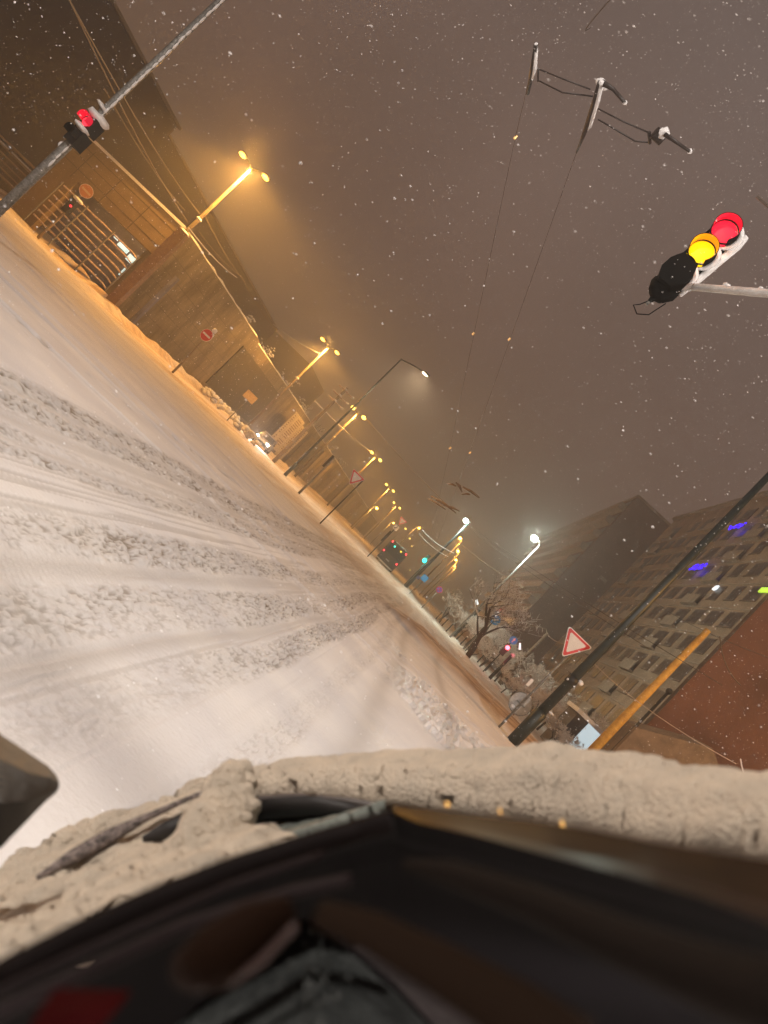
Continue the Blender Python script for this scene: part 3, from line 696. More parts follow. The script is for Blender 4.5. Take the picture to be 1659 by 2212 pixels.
MB().tube([(0, 0, 0), (0, 0, tp.z)], [.2, .13], 10).build('pole', mat('brown_mast', (.20, .13, .08), .8, var=.3), r, True)
# green signal over the road
c = AY(917, 1211, 78); r = empty('traffic_signal', (c.x, 78, 0), 'green traffic light glowing right of the bus', 'traffic light')
MB().tube([(0.3, 0.1, 0), (.3, .1, c.z+.3)], .06, 8).build('pole', DARKG, r, True)
MB().box((0, .05, c.z+.35), (.34, .25, 1.05)).build('housing', BLACK, r)
MB().blob((0, -.16, c.z), (.27, .1, .27), amp=0).build('green_lens', mat('green_glow', (.1, 1, .8), .3, emit=(.0, 1, .62), es=2.4), r, True)
light('green_light', 'POINT', (0, -.6, c.z), (.05, 1, .7), 120, r, .1)

# ---------------------------------------------------------------- bus seen from behind
def bus():
    W, Hh, L = 2.5, 3.05, 11.5
    p = AY(845, 1238, 79); cx_ = AY(843, 1205, 79).x
    r = empty('bus', (cx_-.05, 79, 0), 'dark city bus driving away with red tail lights', 'bus', rz=.04)
    body = []
    prof = [(-W/2, .35), (-W/2, 2.6), (-W/2+.18, Hh-.05), (-W/2+.4, Hh), (W/2-.4, Hh), (W/2-.18, Hh-.05), (W/2, 2.6), (W/2, .35)]
    BM = mat('bus_paint', (.028, .022, .022), .35, var=.3, vscale=1)
    MB().quad_strip([[(x, y, z) for x, z in prof] for y in (0, L)]).build('body', BM, r)
    MB().box((0, -.02, 2.1), (W-.35, .03, 1.15)).build('rear_window', mat('bus_glass', (.02, .025, .03), .1), r)
    MB().box((0, -.02, .95), (W-.3, .04, .55)).build('engine_cover', mat('bus_panel', (.04, .035, .035), .5), r)
    MB().box((0, -.05, .45), (W-.05, .14, .22)).build('bumper', BLACK, r)
    TL = mat('tail_red', (1, .1, .1), .3, emit=(1, .03, .05), es=4.5)
    for x, z in ((-1.1, 2.82), (1.1, 2.82), (-1.12, 1.35), (1.12, 1.2)): MB().blob((x, -.06, z), (.11, .05, .11), amp=0).build('tail_light', TL, r, True)
    MB().blob((-.5, -.05, 2.55), (.11, .05, .11), amp=0).build('green_indicator', mat('green_glow', (1, 1, 1)), r, True)
    MB().blob((.45, -.05, 2.62), (.15, .05, .1), amp=0).build('amber_indicator', mat('bus_amber', (1, .7, .1), .3, emit=(1, .65, .02), es=1.6), r, True)
    MB().box((0, -.06, .8), (.52, .02, .12)).build('number_plate', mat('plate', (.5, .5, .6), .4), r)
    for x in (-1.12, 1.12):
        for y in (2.6, 8.6):
            wh = MB().lathe((x-.12 if x < 0 else x-.14, y, .48), (1, 0, 0), [(0, .48), (.26, .48)], 18).build('wheel', BLACK, r, 2)
    MB().box((0, L/2, Hh+.04), (W-.6, L-.6, .10)).build('roof_snow', SNOW, r)
    mb = MB()
    for x in np.arange(-1.1, 1.15, .16): mb.blob((x, -.02, .3), (.07, .05, .14))
    mb.build('slush_fringe', SNOW, r, True)
bus()

# ---------------------------------------------------------------- oncoming car
def car():
    p = G(556, 962)
    r = empty('car', (p.x, p.y, 0), 'light hatchback with bright headlights driving along the left wall', 'car', rz=R(12))
    W, L = 1.75, 4.1
    CM = mat('car_paint', (.30, .27, .24), .3, coat=.5, var=.1)
    # side profile (y, half-width, z): lofted along the length
    sec = [(0, .62, .35, .62), (.12, .80, .28, .72), (.9, .86, .25, .88), (1.15, .86, .25, .95), (3.6, .87, .25, 1.0), (4.0, .82, .3, .95), (4.1, .7, .4, .8)]
    MB().quad_strip([[(-w_, y, z0), (-w_-.02, y, (z0+z1)*.55), (-w_*.93, y, z1), (w_*.93, y, z1), (w_+.02, y, (z0+z1)*.55), (w_, y, z0)] for y, w_, z0, z1 in sec]).build('body', CM, r, 2)
    cab = [(1.05, .78, .9, .92), (1.75, .66, .93, 1.42), (3.1, .66, .95, 1.47), (3.9, .74, .95, 1.05)]
    MB().quad_strip([[(-w_-.08, y, z0), (-w_, y, z1), (w_, y, z1), (w_+.08, y, z0)] for y, w_, z0, z1 in cab]).build('windows', mat('car_glass', (.02, .02, .025), .08), r)
    MB().quad_strip([[(-.67, y, z-.02), (-.64, y, z+.035), (.64, y, z+.035), (.67, y, z-.02)] for y, z in ((1.7, 1.42), (2.4, 1.48), (3.2, 1.47))]).build('roof', CM, r)
    MB().box((0, -.02, .45), (1.1, .08, .2)).build('grille', BLACK, r)
    HL = mat('headlight', (1, 1, 1), .3, emit=(.95, .97, 1), es=80)
    for x in (-.62, .62):
        MB().blob((x, .02, .66), (.13, .08, .085), amp=0).build('headlight', HL, r, True)
        light('headlight_beam', 'SPOT', (x, -.08, .66), (1, .92, .85), 1500, r, .07, spot=70, aim=(-.05, -1, -.045), blend=.9)
        MB().blob((x*1.5, 1.45, 1.0), (.1, .07, .07), amp=0).build('side_mirror', BLACK, r, True)
        for y in (.8, 3.35):
            wh = MB().lathe((x*1.27-.1, y, .31), (1, 0, 0), [(0, .31), (.2, .31)], 18).build('wheel', BLACK, r, 2)
            MB().lathe((x*1.27-.115, y, .31), (1, 0, 0), [(0, .19), (.23, .19)], 14).build('rim', GALV, wh, 2)
    MB().box((0, -.06, .32), (.5, .02, .11)).build('number_plate', WHITES, r)
car()

# hedge by the car
hg = MB()
for k in range(60):
    t_ = k/59; x = 446+t_*120; y = 832+t_*104
    p = AY(x, y, 50-4*t_); hg.blob((p.x+random.uniform(-.3, .3), p.y+random.uniform(-.3, .3), .2+random.random()*.45), (.24, .24, .16), 7, 5, .6)
tag(hg.build('hedge', SNOW, None, True), 'low snow-covered hedge in front of the dark gate left of the car', 'hedge')

# banners on the wall
def banner(Y0, Y1, z0, z1, label, m, marks=True, x=WX+1.3):
    r = empty('billboard', (x, Y0, 0), label, 'billboard', rz=0)
    MB().bb(-.08, 0, 0, Y1-Y0, z0, z1).build('board', m, r)
    MB().bb(-.05, -.001, -.0, .08, 0, z0).build('leg', GALV, r)
    if marks:
        BR = mat('banner_print', (.16, .09, .05), .8)
        random.seed(3)
        y = .5; n = 0
        mb = MB()
        # large printed letters, too blurred to read in the photograph
        z = z1-.35
        while z > z0+.9:
            if random.random() < .85:
                mb.bb(.001, .01, .5, 1.1, z-.14, z); mb.bb(.001, .01, (Y1-Y0)*.45, (Y1-Y0)*.85, z-.16, z-.03)
            z -= .3
        mb.build('printed_marks', BR, r)
        MB().tube([(.012, (Y1-Y0)*.5+.55*math.cos(R(a)), z0+.7+.35*math.sin(R(a))) for a in range(0, 361, 20)], .06, 4).build('round_emblem', BR, r)
BAN = mat('banner_cloth', (.50, .43, .33), .8, var=.2, vscale=2)
banner(AX(627,903,WX+1.3).y, AX(650,922,WX+1.3).y, .6, 5.8, 'tall pale banner with faded lettering right behind the oncoming car', BAN, True)
banner(AX(633,940,WX+1.3).y, AX(648,953,WX+1.3).y, .3, 5.4, 'tall banner with a round emblem at its foot, right of the first one', BAN, True)

# wooden utility pole near the banners
b0 = AY(603, 985, 56); tp = AY(738, 826, 56)
r = empty('utility_pole', (b0.x, 56, 0), 'pale utility pole with snowy crossarms standing between the banners', 'utility pole')
MB().tube([(0, 0, 0), (0, 0, tp.z)], [.19, .12], 10).build('pole', CONC_P, r, True)
for i, dz in enumerate((.3, 1.0, 1.6)):
    MB().tube([(-.7, -.1, tp.z-dz), (.9, .1, tp.z-dz-.03)], .05, 6, wob=.2).build('crossarm', mat('snowy_rail', (1, 1, 1)), r, True)
    MB().blob((.9, .1, tp.z-dz+.03), (.14, .12, .1)).blob((0, -.05, tp.z-dz+.1), (.18, .12, .1)).build('insulator_snow', SNOW, r, True)

# snowy shrubs along the wall top (behind it)
def shrub(pos, s_, n, name, label, grp, m=SNOW):
    r = empty(name, pos, label, 'shrub', grp); mb = MB(); bk = MB()
    for k in range(n):
        a = random.uniform(0, 6.28); l = random.uniform(.5, 1)*s_; q = Vector((math.cos(a)*.55*l, math.sin(a)*.55*l, l))
        bk.tube([(0, 0, 0), q*.5+Vector((random.uniform(-.1, .1),)*3), q], [.03, .02, .008], 4)
        for j in range(5):
            t_ = random.uniform(.4, 1); mb.blob(q*t_+Vector((random.uniform(-.2, .2), random.uniform(-.2, .2), random.uniform(-.1, .15)))*s_*.5, Vector((.10, .10, .06))*s_*random.uniform(.4, .9), 5, 4, .5)
    bk.build('stems', BARK, r); mb.build('snow_cover', m, r, True); return r
sl = ['snowy shrub spilling over the wall top near the second street lamp', 'snowy shrub over the wall beside the pale utility pole', 'snowy shrub above the first pale pier', 'snowy shrub above the wall near the tall dark lamp post',
      'snowy shrub on the wall top near the lone give way sign', 'snowy shrub amid the lamps behind the give way sign', 'amber lit shrub near the far end of the wall', 'last amber lit shrub beside the bus']
for i, Y in enumerate((57, 66, 76, 88, 100, 114, 130, 150)):
    shrub((WX-1.5, Y, HW-1.0), 2.0+.1*i, 16, 'snowy_shrub', sl[i], 'snowy shrubs behind the street wall')

# ---------------------------------------------------------------- buildings on the right
def window_mesh():
    fr = MB().bb(-.02, .10, -.75, .75, -.75, .75)
    return fr
def slab_near():
    X0, Y0, Y1, HT = 18.5, 52.0, 96.0, 33.0
    r = empty('apartment_block', (X0, Y0, 0), 'long brown apartment block with rows of dark windows behind the amber-lit mast', 'building')
    MB().bb(0, 14, 0, Y1-Y0, 0, HT).build('wall', FACADE, r)
    MB().bb(-.4, 14.3, -.3, Y1-Y0+.3, HT, HT+.5).build('roof_edge', PANELC, r)
    random.seed(11)
    fh = 2.8; nf = 11; cols = 13; cw = (Y1-Y0)/cols
    base = None; cnt = 0
    for f in range(1, nf):
        for c in range(cols):
            if cnt >= 98: break
            if (c % 4 == 3): continue
            y = (c+.5)*cw; z = f*fh+1.5 + .8
            wdt = random.choice((1.0, 1.35, 1.35))
            if base is None:
                base = MB().bb(-.05, .05, -.85, .85, -.78, .78).bb(-.13, -.051, -.95, .95, -.86, -.79).build('window', FRAME, r)
                pn = MB().bb(-.065, -.051, -.77, -.05, -.70, .70).bb(-.065, -.051, .05, .77, -.70, .70).build('pane', PANE, base)
                w_ = base
            else:
                w_ = base.copy(); COL.objects.link(w_); w_.parent = r
                p2 = pn.copy(); COL.objects.link(p2); p2.parent = w_
            w_.location = (0, y+random.uniform(-.1, .1), z); w_.scale = (1, wdt, 1)
            cnt += 1
    # balcony fronts in the stair bays and light parapet strips
    mb = 0
    for f in range(1, nf):
        z = f*fh+.8
        for c in (3, 7, 11):
            y = (c+.5)*cw
            b_ = MB().bb(-.42, 0, y-1.6, y+1.6, z-.1, z+.08).bb(-.42, -.36, y-1.6, y+1.6, z+.08, z+1.0).build('balcony', PANELC, r)
            MB().bb(-.03, .02, y-1.3, y+1.3, z+.1, z+2.2).build('balcony_door', PANE, b_)
        MB().bb(-.06, -.003, 0, Y1-Y0, z-.28, z-.16).build('floor_band', PANELC, r)
    BL = mat('blue_led', (.05, .02, .9), .4, emit=(.03, .0, 1), es=2.6)
    for x, y, dy, dz in ((1509, 1224, 1.6, .35), (1591, 1137, 1.6, .28)):
        p = AX(x, y, X0-.6); m_ = MB()
        for k in range(26): m_.blob((p.x-X0+random.uniform(-.05, .05), p.y-Y0+random.uniform(-dy, dy), p.z+random.uniform(-dz, dz)), (.08, random.uniform(.12, .3), random.uniform(.06, .16)), 6, 5, .3)
        m_.build('blue_lit_strip', BL, r, True)
    p = AX(1546, 1270, X0-.2); MB().blob((-.2, p.y-Y0, p.z), (.1, .5, .3), amp=.3).build('lit_lamp', mat('lit_white', (1, 1, 1)), r, True)
    p = AX(1655, 1274, X0-.2); MB().bb(-.2, -.1, p.y-Y0-1, p.y-Y0+1, p.z-.2, p.z+.25).build('green_lit_window', mat('lime', (.6, .9, .1), .4, emit=(.55, .9, .05), es=1.2), r)
slab_near()
def slab_far():
    r = empty('apartment_block', (13.2, 100, 0), 'taller dark apartment slab with a blank gable standing farther down the street', 'building')
    c = AY(1378, 1074, 100); HT = c.z; X0 = c.x
    r.location = (X0, 100, 0)
    MB().bb(0, 13, 0, 70, 0, HT).build('wall', FACADE_D, r)
    MB().bb(-.2, 13.2, -.15, 70.2, HT, HT+.35).build('roof_edge', FACADE, r)
    nf = 12; fh = HT/nf
    for f in range(1, nf):
        MB().bb(-1.1, -.003, 1.0, 69, f*fh, f*fh+1.05).build('balcony_row', PANELC, r)
        MB().bb(-.05, -.002, 1.0, 69, f*fh+1.06, f*fh+2.2).build('window_row', PANE, r)
    MB().bb(4, 5.2, -.12, -.002, HT*.62, HT*.62+.5).build('wall_plate', PANELC, r)
slab_far()
def red_house():
    e = AY(1350, 1616, 30)
    r = empty('red_house', (e.x, 30, 0), 'large blank brick-red plastered house above a cream ground floor at the right edge', 'building')
    MB().prism([(0, 0, e.z), (24, 4, e.z), (26, 16, e.z), (5.5, 14, e.z)], (0, 0, 17.5-e.z)).build('wall', REDP, r)
    MB().prism([(.25, .2, 0), (24, 4.2, 0), (26, 16, 0), (5.6, 14, 0)], (0, 0, e.z-.003)).build('ground_floor', mat('cream_wall', (.45, .36, .25), .9, var=.15), r)
    MB().prism([(-.2, -.2, 17.5), (24.2, 3.8, 17.5), (26.2, 16.2, 17.5), (5.5, 14.2, 17.5)], (0, 0, .3)).build('roof_edge', FACADE_D, r)
    MB().bb(1.1, 1.9, -.28, .1, 1.0, e.z-.1).build('wall_box', mat('ochre_box', (.30, .18, .08), .8), r)
    MB().bb(1.0, 2.0, -.34, .1, e.z-.1, e.z).build('box_snow', SNOW, r)
    return r, e
red_house()
gs_ = empty('garage_shed', (17, 25, 0), 'grey gabled shed with a snowy roof low in front of the red house', 'shed')
p = AY(1480, 1640, 27)
MB().prism([(p.x-17-2.4, 1, 0), (p.x-17+2.6, 1, 0), (p.x-17+2.6, 1, p.z-.5), (p.x-17, 1, p.z+.9), (p.x-17-2.4, 1, p.z-.5)], (0, 1.8, 0)).build('walls', mat('shed_wall', (.20, .15, .11), .9, var=.3, vscale=2), gs_)

# ---------------------------------------------------------------- trees
def grow(seed, h=7.5, levels=5, spread=.55, snow_amt=.5, trunk_r=.16, fork=(2, 4), up=.25, start=.28):
    rnd = random.Random(seed); tr = MB(); tw = MB(); sn = MB()
    def rec(p, d, l, r_, lv):
        n = 3; pts = [p]; q = p.copy(); dd = d.copy()
        for i in range(n):
            dd = (dd+Vector((rnd.uniform(-1, 1), rnd.uniform(-1, 1), rnd.uniform(-.5, 1)*.6))*.16).normalized(); q = q+dd*l/n; pts.append(q.copy())
        rad = [r_*(1-.35*i/n) for i in range(n+1)]
        (tr if lv < 3 else tw).tube(pts, rad, 7 if lv < 2 else 4, caps=False)
        if lv >= 2 and rnd.random() < snow_amt:
            o = Vector((0, 0, 1))*rad[1]*.9
            sn.tube([x+o for x in pts], [max(.010, v*.9)+.006 for v in rad], 4, caps=False)
        if lv >= levels: return
        k = rnd.randint(*fork)
        for j in range(k):
            ax = Vector((rnd.uniform(-1, 1), rnd.uniform(-1, 1), rnd.uniform(-.2, .6))).normalized()
            nd = (dd*(1-spread)+ax*spread+Vector((0, 0, up))).normalized()
            s0 = pts[-1] if j < 2 else pts[rnd.randint(1, n)]
            rec(s0, nd, l*rnd.uniform(.58, .82), rad[-1]*rnd.uniform(.55, .8), lv+1)
    rec(Vector((0, 0, -.1)), Vector((rnd.uniform(-.05, .05), 0, 1)), h*start, trunk_r, 0)
    return tr, tw, sn
def make_tree(seed, pos, label, name='bare_tree', cat='tree', grp=None, snowm=SNOW, rz=0, **kw):
    tr, tw, sn = grow(seed, **kw); r = empty(name, pos, label, cat, grp, rz)
    tr.build('trunk', BARK, r, True); tw.build('crown', BARK, r, True)
    if sn.v: sn.build('branch_snow', snowm, r, True)
    return r
b0 = G(1006, 1424)
make_tree(4, (b0.x, b0.y, 0), 'spreading bare tree with a dark trunk beside the red signal', h=9.5, levels=6, spread=.6, snow_amt=.25, fork=(3, 4), trunk_r=.22, up=.12, start=.27)
TS = mat('twig_snow', (.70, .64, .60), .8)
protos = [make_tree(20+i, (0, 0, 0), 'x', name='snowy_tree', grp='snow-laden trees behind the right pavement', snowm=TS, h=6.0, levels=6, spread=.62, snow_amt=.9, fork=(2, 4), trunk_r=.09, up=.05, start=.2) for i in range(4)]
spots = [(5.6, 70, 1.35), (7.0, 64, 1.25), (8.0, 78, 1.6), (7.8, 57, 1.15), (11, 62, 1.05), (8.4, 50, .8), (10.4, 52, 1.0), (12.5, 55, 1.1), (9.0, 44, .75), (11.6, 43, .95), (8.6, 36, .6), (11.0, 36, .8), (9.4, 31, .6), (12.8, 38, .9), (11.4, 29.5, .62), (4.2, 84, 1.35), (13.5, 47, 1.0), (7.4, 40, .55), (3.9, 74, 1.0), (5.4, 62, .9), (6.4, 54, .9), (6.6, 48, .75), (9.8, 70, 1.3), (12, 72, 1.4), (10.2, 47, .9), (10.0, 39, .8), (13.5, 42, 1.0), (14.5, 60, 1.3), (9.2, 33, .6), (12.4, 33, .8)]
tl = ['far left snowy tree at the end of the thicket near the median post', 'snowy tree behind the no stopping sign', 'tall snowy tree at the back of the thicket', 'snowy tree behind the dark square post', 'snowy tree in the thicket right of the dark square post',
      'small snowy tree just left of the bare tree', 'snowy tree right behind the bare tree crown', 'snowy tree below the far white lamp', 'small snowy tree around the red signal', 'snowy tree behind the slim brown mast',
      'low snowy tree behind the round grey sign', 'snowy tree between the give way sign and green lamp post', 'low snowy tree right of the green lamp post base', 'snowy tree before the ground floor of the apartment block', 'snowy tree closest to the amber-lit mast',
      'farthest snowy tree beside the median lamps', 'snowy tree against the dark gable foot', 'smallest snowy tree beside the bollards',
      'snowy tree between the blue square sign and the no stopping sign', 'low snowy tree just right of the no stopping sign', 'snowy tree above the leftmost bollard', 'snowy tree between the dark square post and the bare tree', 'tall snowy tree under the far white lamp glow',
      'tall snowy tree at the foot of the dark gable', 'snowy tree behind the lit white plate', 'snowy tree left of the near give way sign', 'snowy tree above the green lamp post clamp', 'tall snowy tree before the far corner of the apartment block', 'low snowy tree above the round grey sign', 'snowy tree just left of the lit kiosk']
for i, (x, y, s_) in enumerate(spots):
    o = protos[i] if i < 4 else copy_tree(protos[i % 4])
    o.location = (x, y, 0); o.scale = (s_*1.1, s_*1.1, s_); o.rotation_euler.z = i*1.7; o['label'] = tl[i]
make_tree(77, tuple(AY(1560, 1680, 20) * Vector((1, 1, 0)) if False else (AY(1560, 1690, 20).x, 20, 0)), 'leafless shrub in front of the red house at the right edge', name='bare_shrub', cat='shrub', h=3.2, levels=4, spread=.5, snow_amt=.1, fork=(3, 5), trunk_r=.04, start=.25)

# bollards along the right pavement
bp0 = None
bl = [(955, 1351), (964, 1363), (992, 1394), (1029, 1432), (1046, 1451), (942, 1336)]
bn = ['second bollard left of the dark square post', 'bollard just left of the dark square post', 'bollard just right of the dark square post', 'bollard right of the bare tree trunk', 'bollard next to the red signal post', 'leftmost small bollard of the row']
for (x, y), l_ in zip(bl, bn):
    p = G(x, y, .15)
    if bp0 is None:
        bp0 = empty('bollard', (p.x, p.y, .1), l_, 'bollard', 'bollards on the right pavement')
        MB().tube([(0, 0, 0), (0, 0, .95)], .055, 8).build('post', BLACK, bp0, True); MB().blob((0, 0, .98), (.08, .08, .06)).build('snow_cap', SNOW, bp0, True)
    else:
        o = copy_tree(bp0); o.location = (p.x, p.y, .1); o['label'] = l_
# white van/kiosk behind the amber-lit mast foot
p = AY(1272, 1600, 33)
r = empty('lit_kiosk', (p.x, 33, 0), 'small kiosk with a pale lit window at the foot of the amber-lit mast', 'kiosk')
MB().bb(-1.2, 1.3, 0, 2, 0, 2.3).build('walls', mat('kiosk_wall', (.08, .07, .07), .7), r)
MB().bb(-.55, .55, -.05, -.002, p.z-.75, p.z+.75).build('lit_window', mat('kiosk_glow', (.7, .8, .9), .4, emit=(.6, .78, .85), es=.75), r)
MB().bb(-1.35, 1.45, -.15, 2.1, 2.3, 2.5).build('roof_snow', SNOW, r)

# ---------------------------------------------------------------- overhead wires
WIRE = mat('wire', (.10, .075, .06), .7); WIREL = mat('frosted_wire', (.36, .27, .18), .7)
def wire(pts, label, r_=.012, m=WIRE, sag=0, grp='overhead wires', n=10):
    P0 = [Vector(p) for p in pts]; out_ = []
    for a, b in zip(P0[:-1], P0[1:]):
        for k in range(n):
            t_ = k/n; q = a.lerp(b, t_); q.z -= sag*4*t_*(1-t_)*1.0; out_.append(q)
    out_.append(P0[-1])
    o = MB().tube(out_, r_, 5).build('overhead_wire', m, None); tag(o, label, 'wire', grp); return o
WZ = 5.75
xa = G(1113, 297, WZ).x; xb = G(1245, 330, WZ).x
xa2 = G(972, 968, WZ).x; xb2 = G(1015, 978, WZ).x
ya2 = G(972, 968, WZ).y; yb2 = G(1015, 978, WZ).y
A0 = G(1160, 100, WZ); B0 = G(1290, 185, WZ)
wire([(A0.x, A0.y, WZ), (xa, G(1113, 297, WZ).y, WZ), (xa2, ya2, WZ), (xa2-.3, 95, WZ)], 'left one of the two long trolley wires running down the street', .0035)
wire([(B0.x, B0.y, WZ), (xb, G(1245, 330, WZ).y, WZ), (xb2, yb2, WZ), (xb2-.3, 95, WZ)], 'right one of the two long trolley wires running down the street', .0035)
for (x, y), l_ in zip(((1113, 297), (1022, 721), (972, 968), (1100, 733), (1015, 978)), ('topmost glinting clip on the left trolley wire', 'middle clip on the left trolley wire', 'lowest clip on the left trolley wire', 'upper clip on the right trolley wire', 'lowest clip on the right trolley wire')):
    p = G(x, y, WZ); rr_ = .007+.0011*p.y
    o = MB().tube([p+Vector((0, 0, -rr_*1.2)), p+Vector((0, 0, rr_*1.5))], rr_, 6).build('wire_clip', mat('brass_clip_glint', (.8, .45, .15), .3, .8, emit=(1, .6, .25), es=.5), None)  # emission stands in for lamps glinting on the metal
    tag(o, l_, 'wire clip', 'clips on the trolley wires')
# trolley wire hardware near the camera
HW_ = mat('hardware_steel', (.035, .025, .022), .5)
def hardware():
    r = empty('trolley_wire_frog', tuple(G(1290, 185, WZ)), 'snow-topped trolley wire crossing frame with two linked arms high over the road', 'wire fitting')
    def g(x, y, dz=0): p = G(x, y, WZ+dz); return p
    def PP(pts, rad, name, m, wob=0, n=6): return P(MB().tube(pts, rad, n, wob=wob), name, m, r, True)
    PP([g(1158, 95), g(1151, 150), g(1140, 203)], [.022, .028, .016], 'contact_bar', HW_)
    PP([g(1158, 94, .0), g(1155, 148, .0), g(1146, 180, .0)], [.017, .024, .010], 'bar_snow', SNOW, .2)
    PP([g(1165, 150, .02), g(1220, 172, .02), g(1275, 193, .02)], .008, 'link_rod', HW_)
    PP([g(1165, 175), g(1215, 200), g(1280, 208)], .008, 'link_rod', HW_)
    PP([g(1163, 148, .02), g(1162, 176)], .009, 'link_rod', HW_)
    PP([g(1297, 178), g(1283, 230), g(1262, 290), g(1245, 330)], [.03, .03, .02, .01], 'contact_bar', HW_)
    PP([g(1299, 176, .0), g(1291, 215, .0), g(1276, 270, .0), g(1270, 282, .0)], [.026, .024, .017, .006], 'bar_snow', SNOW, .2)
    PP([g(1300, 178, .02), g(1325, 193, .02), g(1350, 222, .02)], [.03, .018, .016], 'side_arm', HW_)
    P(MB().blob(g(1300, 182, .05), (.07, .05, .04)).blob(g(1350, 222, .03), .022), 'arm_snow', SNOW, r, True)
    PP([g(1292, 235, .02), g(1345, 262, .02), g(1405, 288, .02)], .008, 'link_rod', HW_)
    PP([g(1292, 258), g(1330, 280), g(1372, 305), g(1403, 308)], .008, 'link_rod', HW_)
    PP([g(1402, 285), g(1404, 310)], .016, 'side_arm', HW_)
    q = g(1422, 293); P(MB().lathe(q+Vector((-.05, 0, 0)), (1, .3, .2), [(0, .055), (.11, .055)], 14), 'insulator_drum', HW_, r, 2)
    P(MB().blob(g(1433, 288, .03), (.05, .05, .06)), 'drum_snow', SNOW, r, True)
    PP([g(1436, 290), g(1465, 310), g(1490, 327)], [.022, .016, .014], 'side_arm', HW_)
    P(MB().blob(g(1490, 327, .02), .022), 'tip_snow', SNOW, r, True)
hardware()
b_ = AY(1635, 424, 7); b2 = AY(1700, 480, 7)
wire([b_, b2], 'short dark wire end at the right edge above the red and amber signal', .02)
# far crossing frames
def frog(pts, Z, label):
    r = empty('trolley_crossing', tuple(G(*pts[0][0], Z)), label, 'wire fitting', 'distant trolley crossings')
    for a, b in pts: P(MB().tube([G(*a, Z), (G(*a, Z)+G(*b, Z))/2+Vector((0, 0, .05)), G(*b, Z)], [.03, .055, .03], 6, wob=.4), 'rod', mat('brown_mast', (1, 1, 1)), r, True)
frog([((925, 1077), (962, 1100)), ((932, 1072), (975, 1098)), ((942, 1080), (985, 1108)), ((958, 1092), (992, 1104))], WZ, 'brown trolley crossing frame hanging left of the tall white lamp')
frog([((966, 1045), (985, 1050)), ((985, 1043), (998, 1062)), ((998, 1068), (1015, 1068)), ((1000, 1052), (1035, 1075))], WZ, 'fainter trolley crossing frame hanging above the first one')
# wires between masts
def wl(a, b, Ya, Yb, label, r_=.012, m=WIREL, sag=.2): wire([AY(*a, Ya), AY(*b, Yb)], label, r_, m, sag)
wl((150, 0), (432, 462), 14, 38, 'upper long frosted wire from the top left corner to the nearest street lamp', .022)
wl((148, -5), (405, 478), 14, 38, 'lower long frosted wire beside the upper one', .020)
wl((225, 190), (400, 455), 20, 38, 'faint thin wire sagging to the nearest street lamp', .012)
wl((438, 455), (530, 610), 38, 52, 'wire leaving the nearest street lamp towards the second', .022)
wl((408, 492), (512, 600), 38, 52, 'heavier snow-covered cable leaving the nearest street lamp', .04, SNOW)
wl((430, 500), (525, 600), 38, 52, 'middle cable leaving the nearest street lamp', .02)
wl((525, 605), (610, 730), 52, 60, 'wire continuing along the dark hall to the second street lamp', .015)
wl((590, 700), (690, 764), 70, 63, 'snowy cable reaching the top of the second street lamp', .035, SNOW)
wl((680, 866), (800, 975), 66, 108, 'thick snowy cable between the utility pole and the fourth street lamp', .07, SNOW)
wl((912, 1145), (980, 1195), 60, 70, 'pale snowy cable above the green signal', .05, SNOW)
wl((905, 1152), (968, 1203), 60, 70, 'second pale snowy cable below the first', .03, SNOW)
wl((786, 898), (985, 1110), 84, 70, 'faint wire from the third street lamp to the tall median post', .03)
wl((1015, 1135), (1560, 1480), 70, 20, 'long dark span wire crossing before the far white lamp', .012, WIRE)
wl((1015, 1142), (1400, 1400), 70, 26, 'second dark span wire just below the first', .012, WIRE)
wl((990, 1170), (1130, 1270), 80, 60, 'frosted wire over the snowy trees', .03)
wl((1120, 1335), (1180, 1358), 57, 57, 'frosted wire reaching the slim brown mast top', .03)
wl((1180, 1360), (1225, 1395), 57, 20, 'wire from the slim mast to the near give way sign', .015)
wl((1270, 1420), (1590, 1650), 24, 16, 'pale long wire crossing before the red house', .011, mat('pale_wire', (.6, .5, .42), .6))
wl((1415, 1300), (1659, 1420), 40, 20, 'dark wire crossing the apartment block by the mast top', .012, WIRE)
wl((1600, 1640), (1690, 1740), 14, 12, 'bright rigid wire at the lower right edge', .014, mat('bright_wire', (.85, .75, .7), .4))
wl((1275, 60), (1335, -20), 7, 5, 'thin wire leaving the frame at the top', .006, WIRE)
wl((1555, 1375), (1600, 1480), 24, 24, 'drooping cable at the amber-lit mast head', .02, WIRE)

# ---------------------------------------------------------------- falling snow
rng = np.random.RandomState(3); fv = []; ff = []
base = np.array([(1, 0, 0), (-1, 0, 0), (0, 1, 0), (0, -1, 0), (0, 0, 1), (0, 0, -1)], float)
fcs = [(0, 2, 4), (2, 1, 4), (1, 3, 4), (3, 0, 4), (2, 0, 5), (1, 2, 5), (3, 1, 5), (0, 3, 5)]
nfl = 26000
for k in range(nfl):
    d = 1.6+34*rng.rand()**.8
    x = rng.uniform(0, 1659); y = rng.uniform(0, 1900)
    p = AD(float(x), float(y), float(d))
    if p.z < .15: continue
    s_ = rng.uniform(.0007, .0014)*(1+.22*d**.75)*(1+1.2*rng.rand()**6)
    M = base*s_*rng.uniform(.6, 1.7, size=(6, 1)); b_ = len(fv)
    for q in M: fv.append((p.x+q[0]*1.6, p.y+q[1], p.z+q[2]))
    ff += [tuple(b_+i for i in f) for f in fcs]
me = bpy.data.meshes.new('falling_snow'); me.from_pydata(fv, [], ff); me.materials.append(mat('snowflake', (.9, .88, .88), .6))
o = bpy.data.objects.new('falling_snow', me); COL.objects.link(o)
tag(o, 'snowflakes blowing through the night air over the crossing', 'snow', kind='stuff')

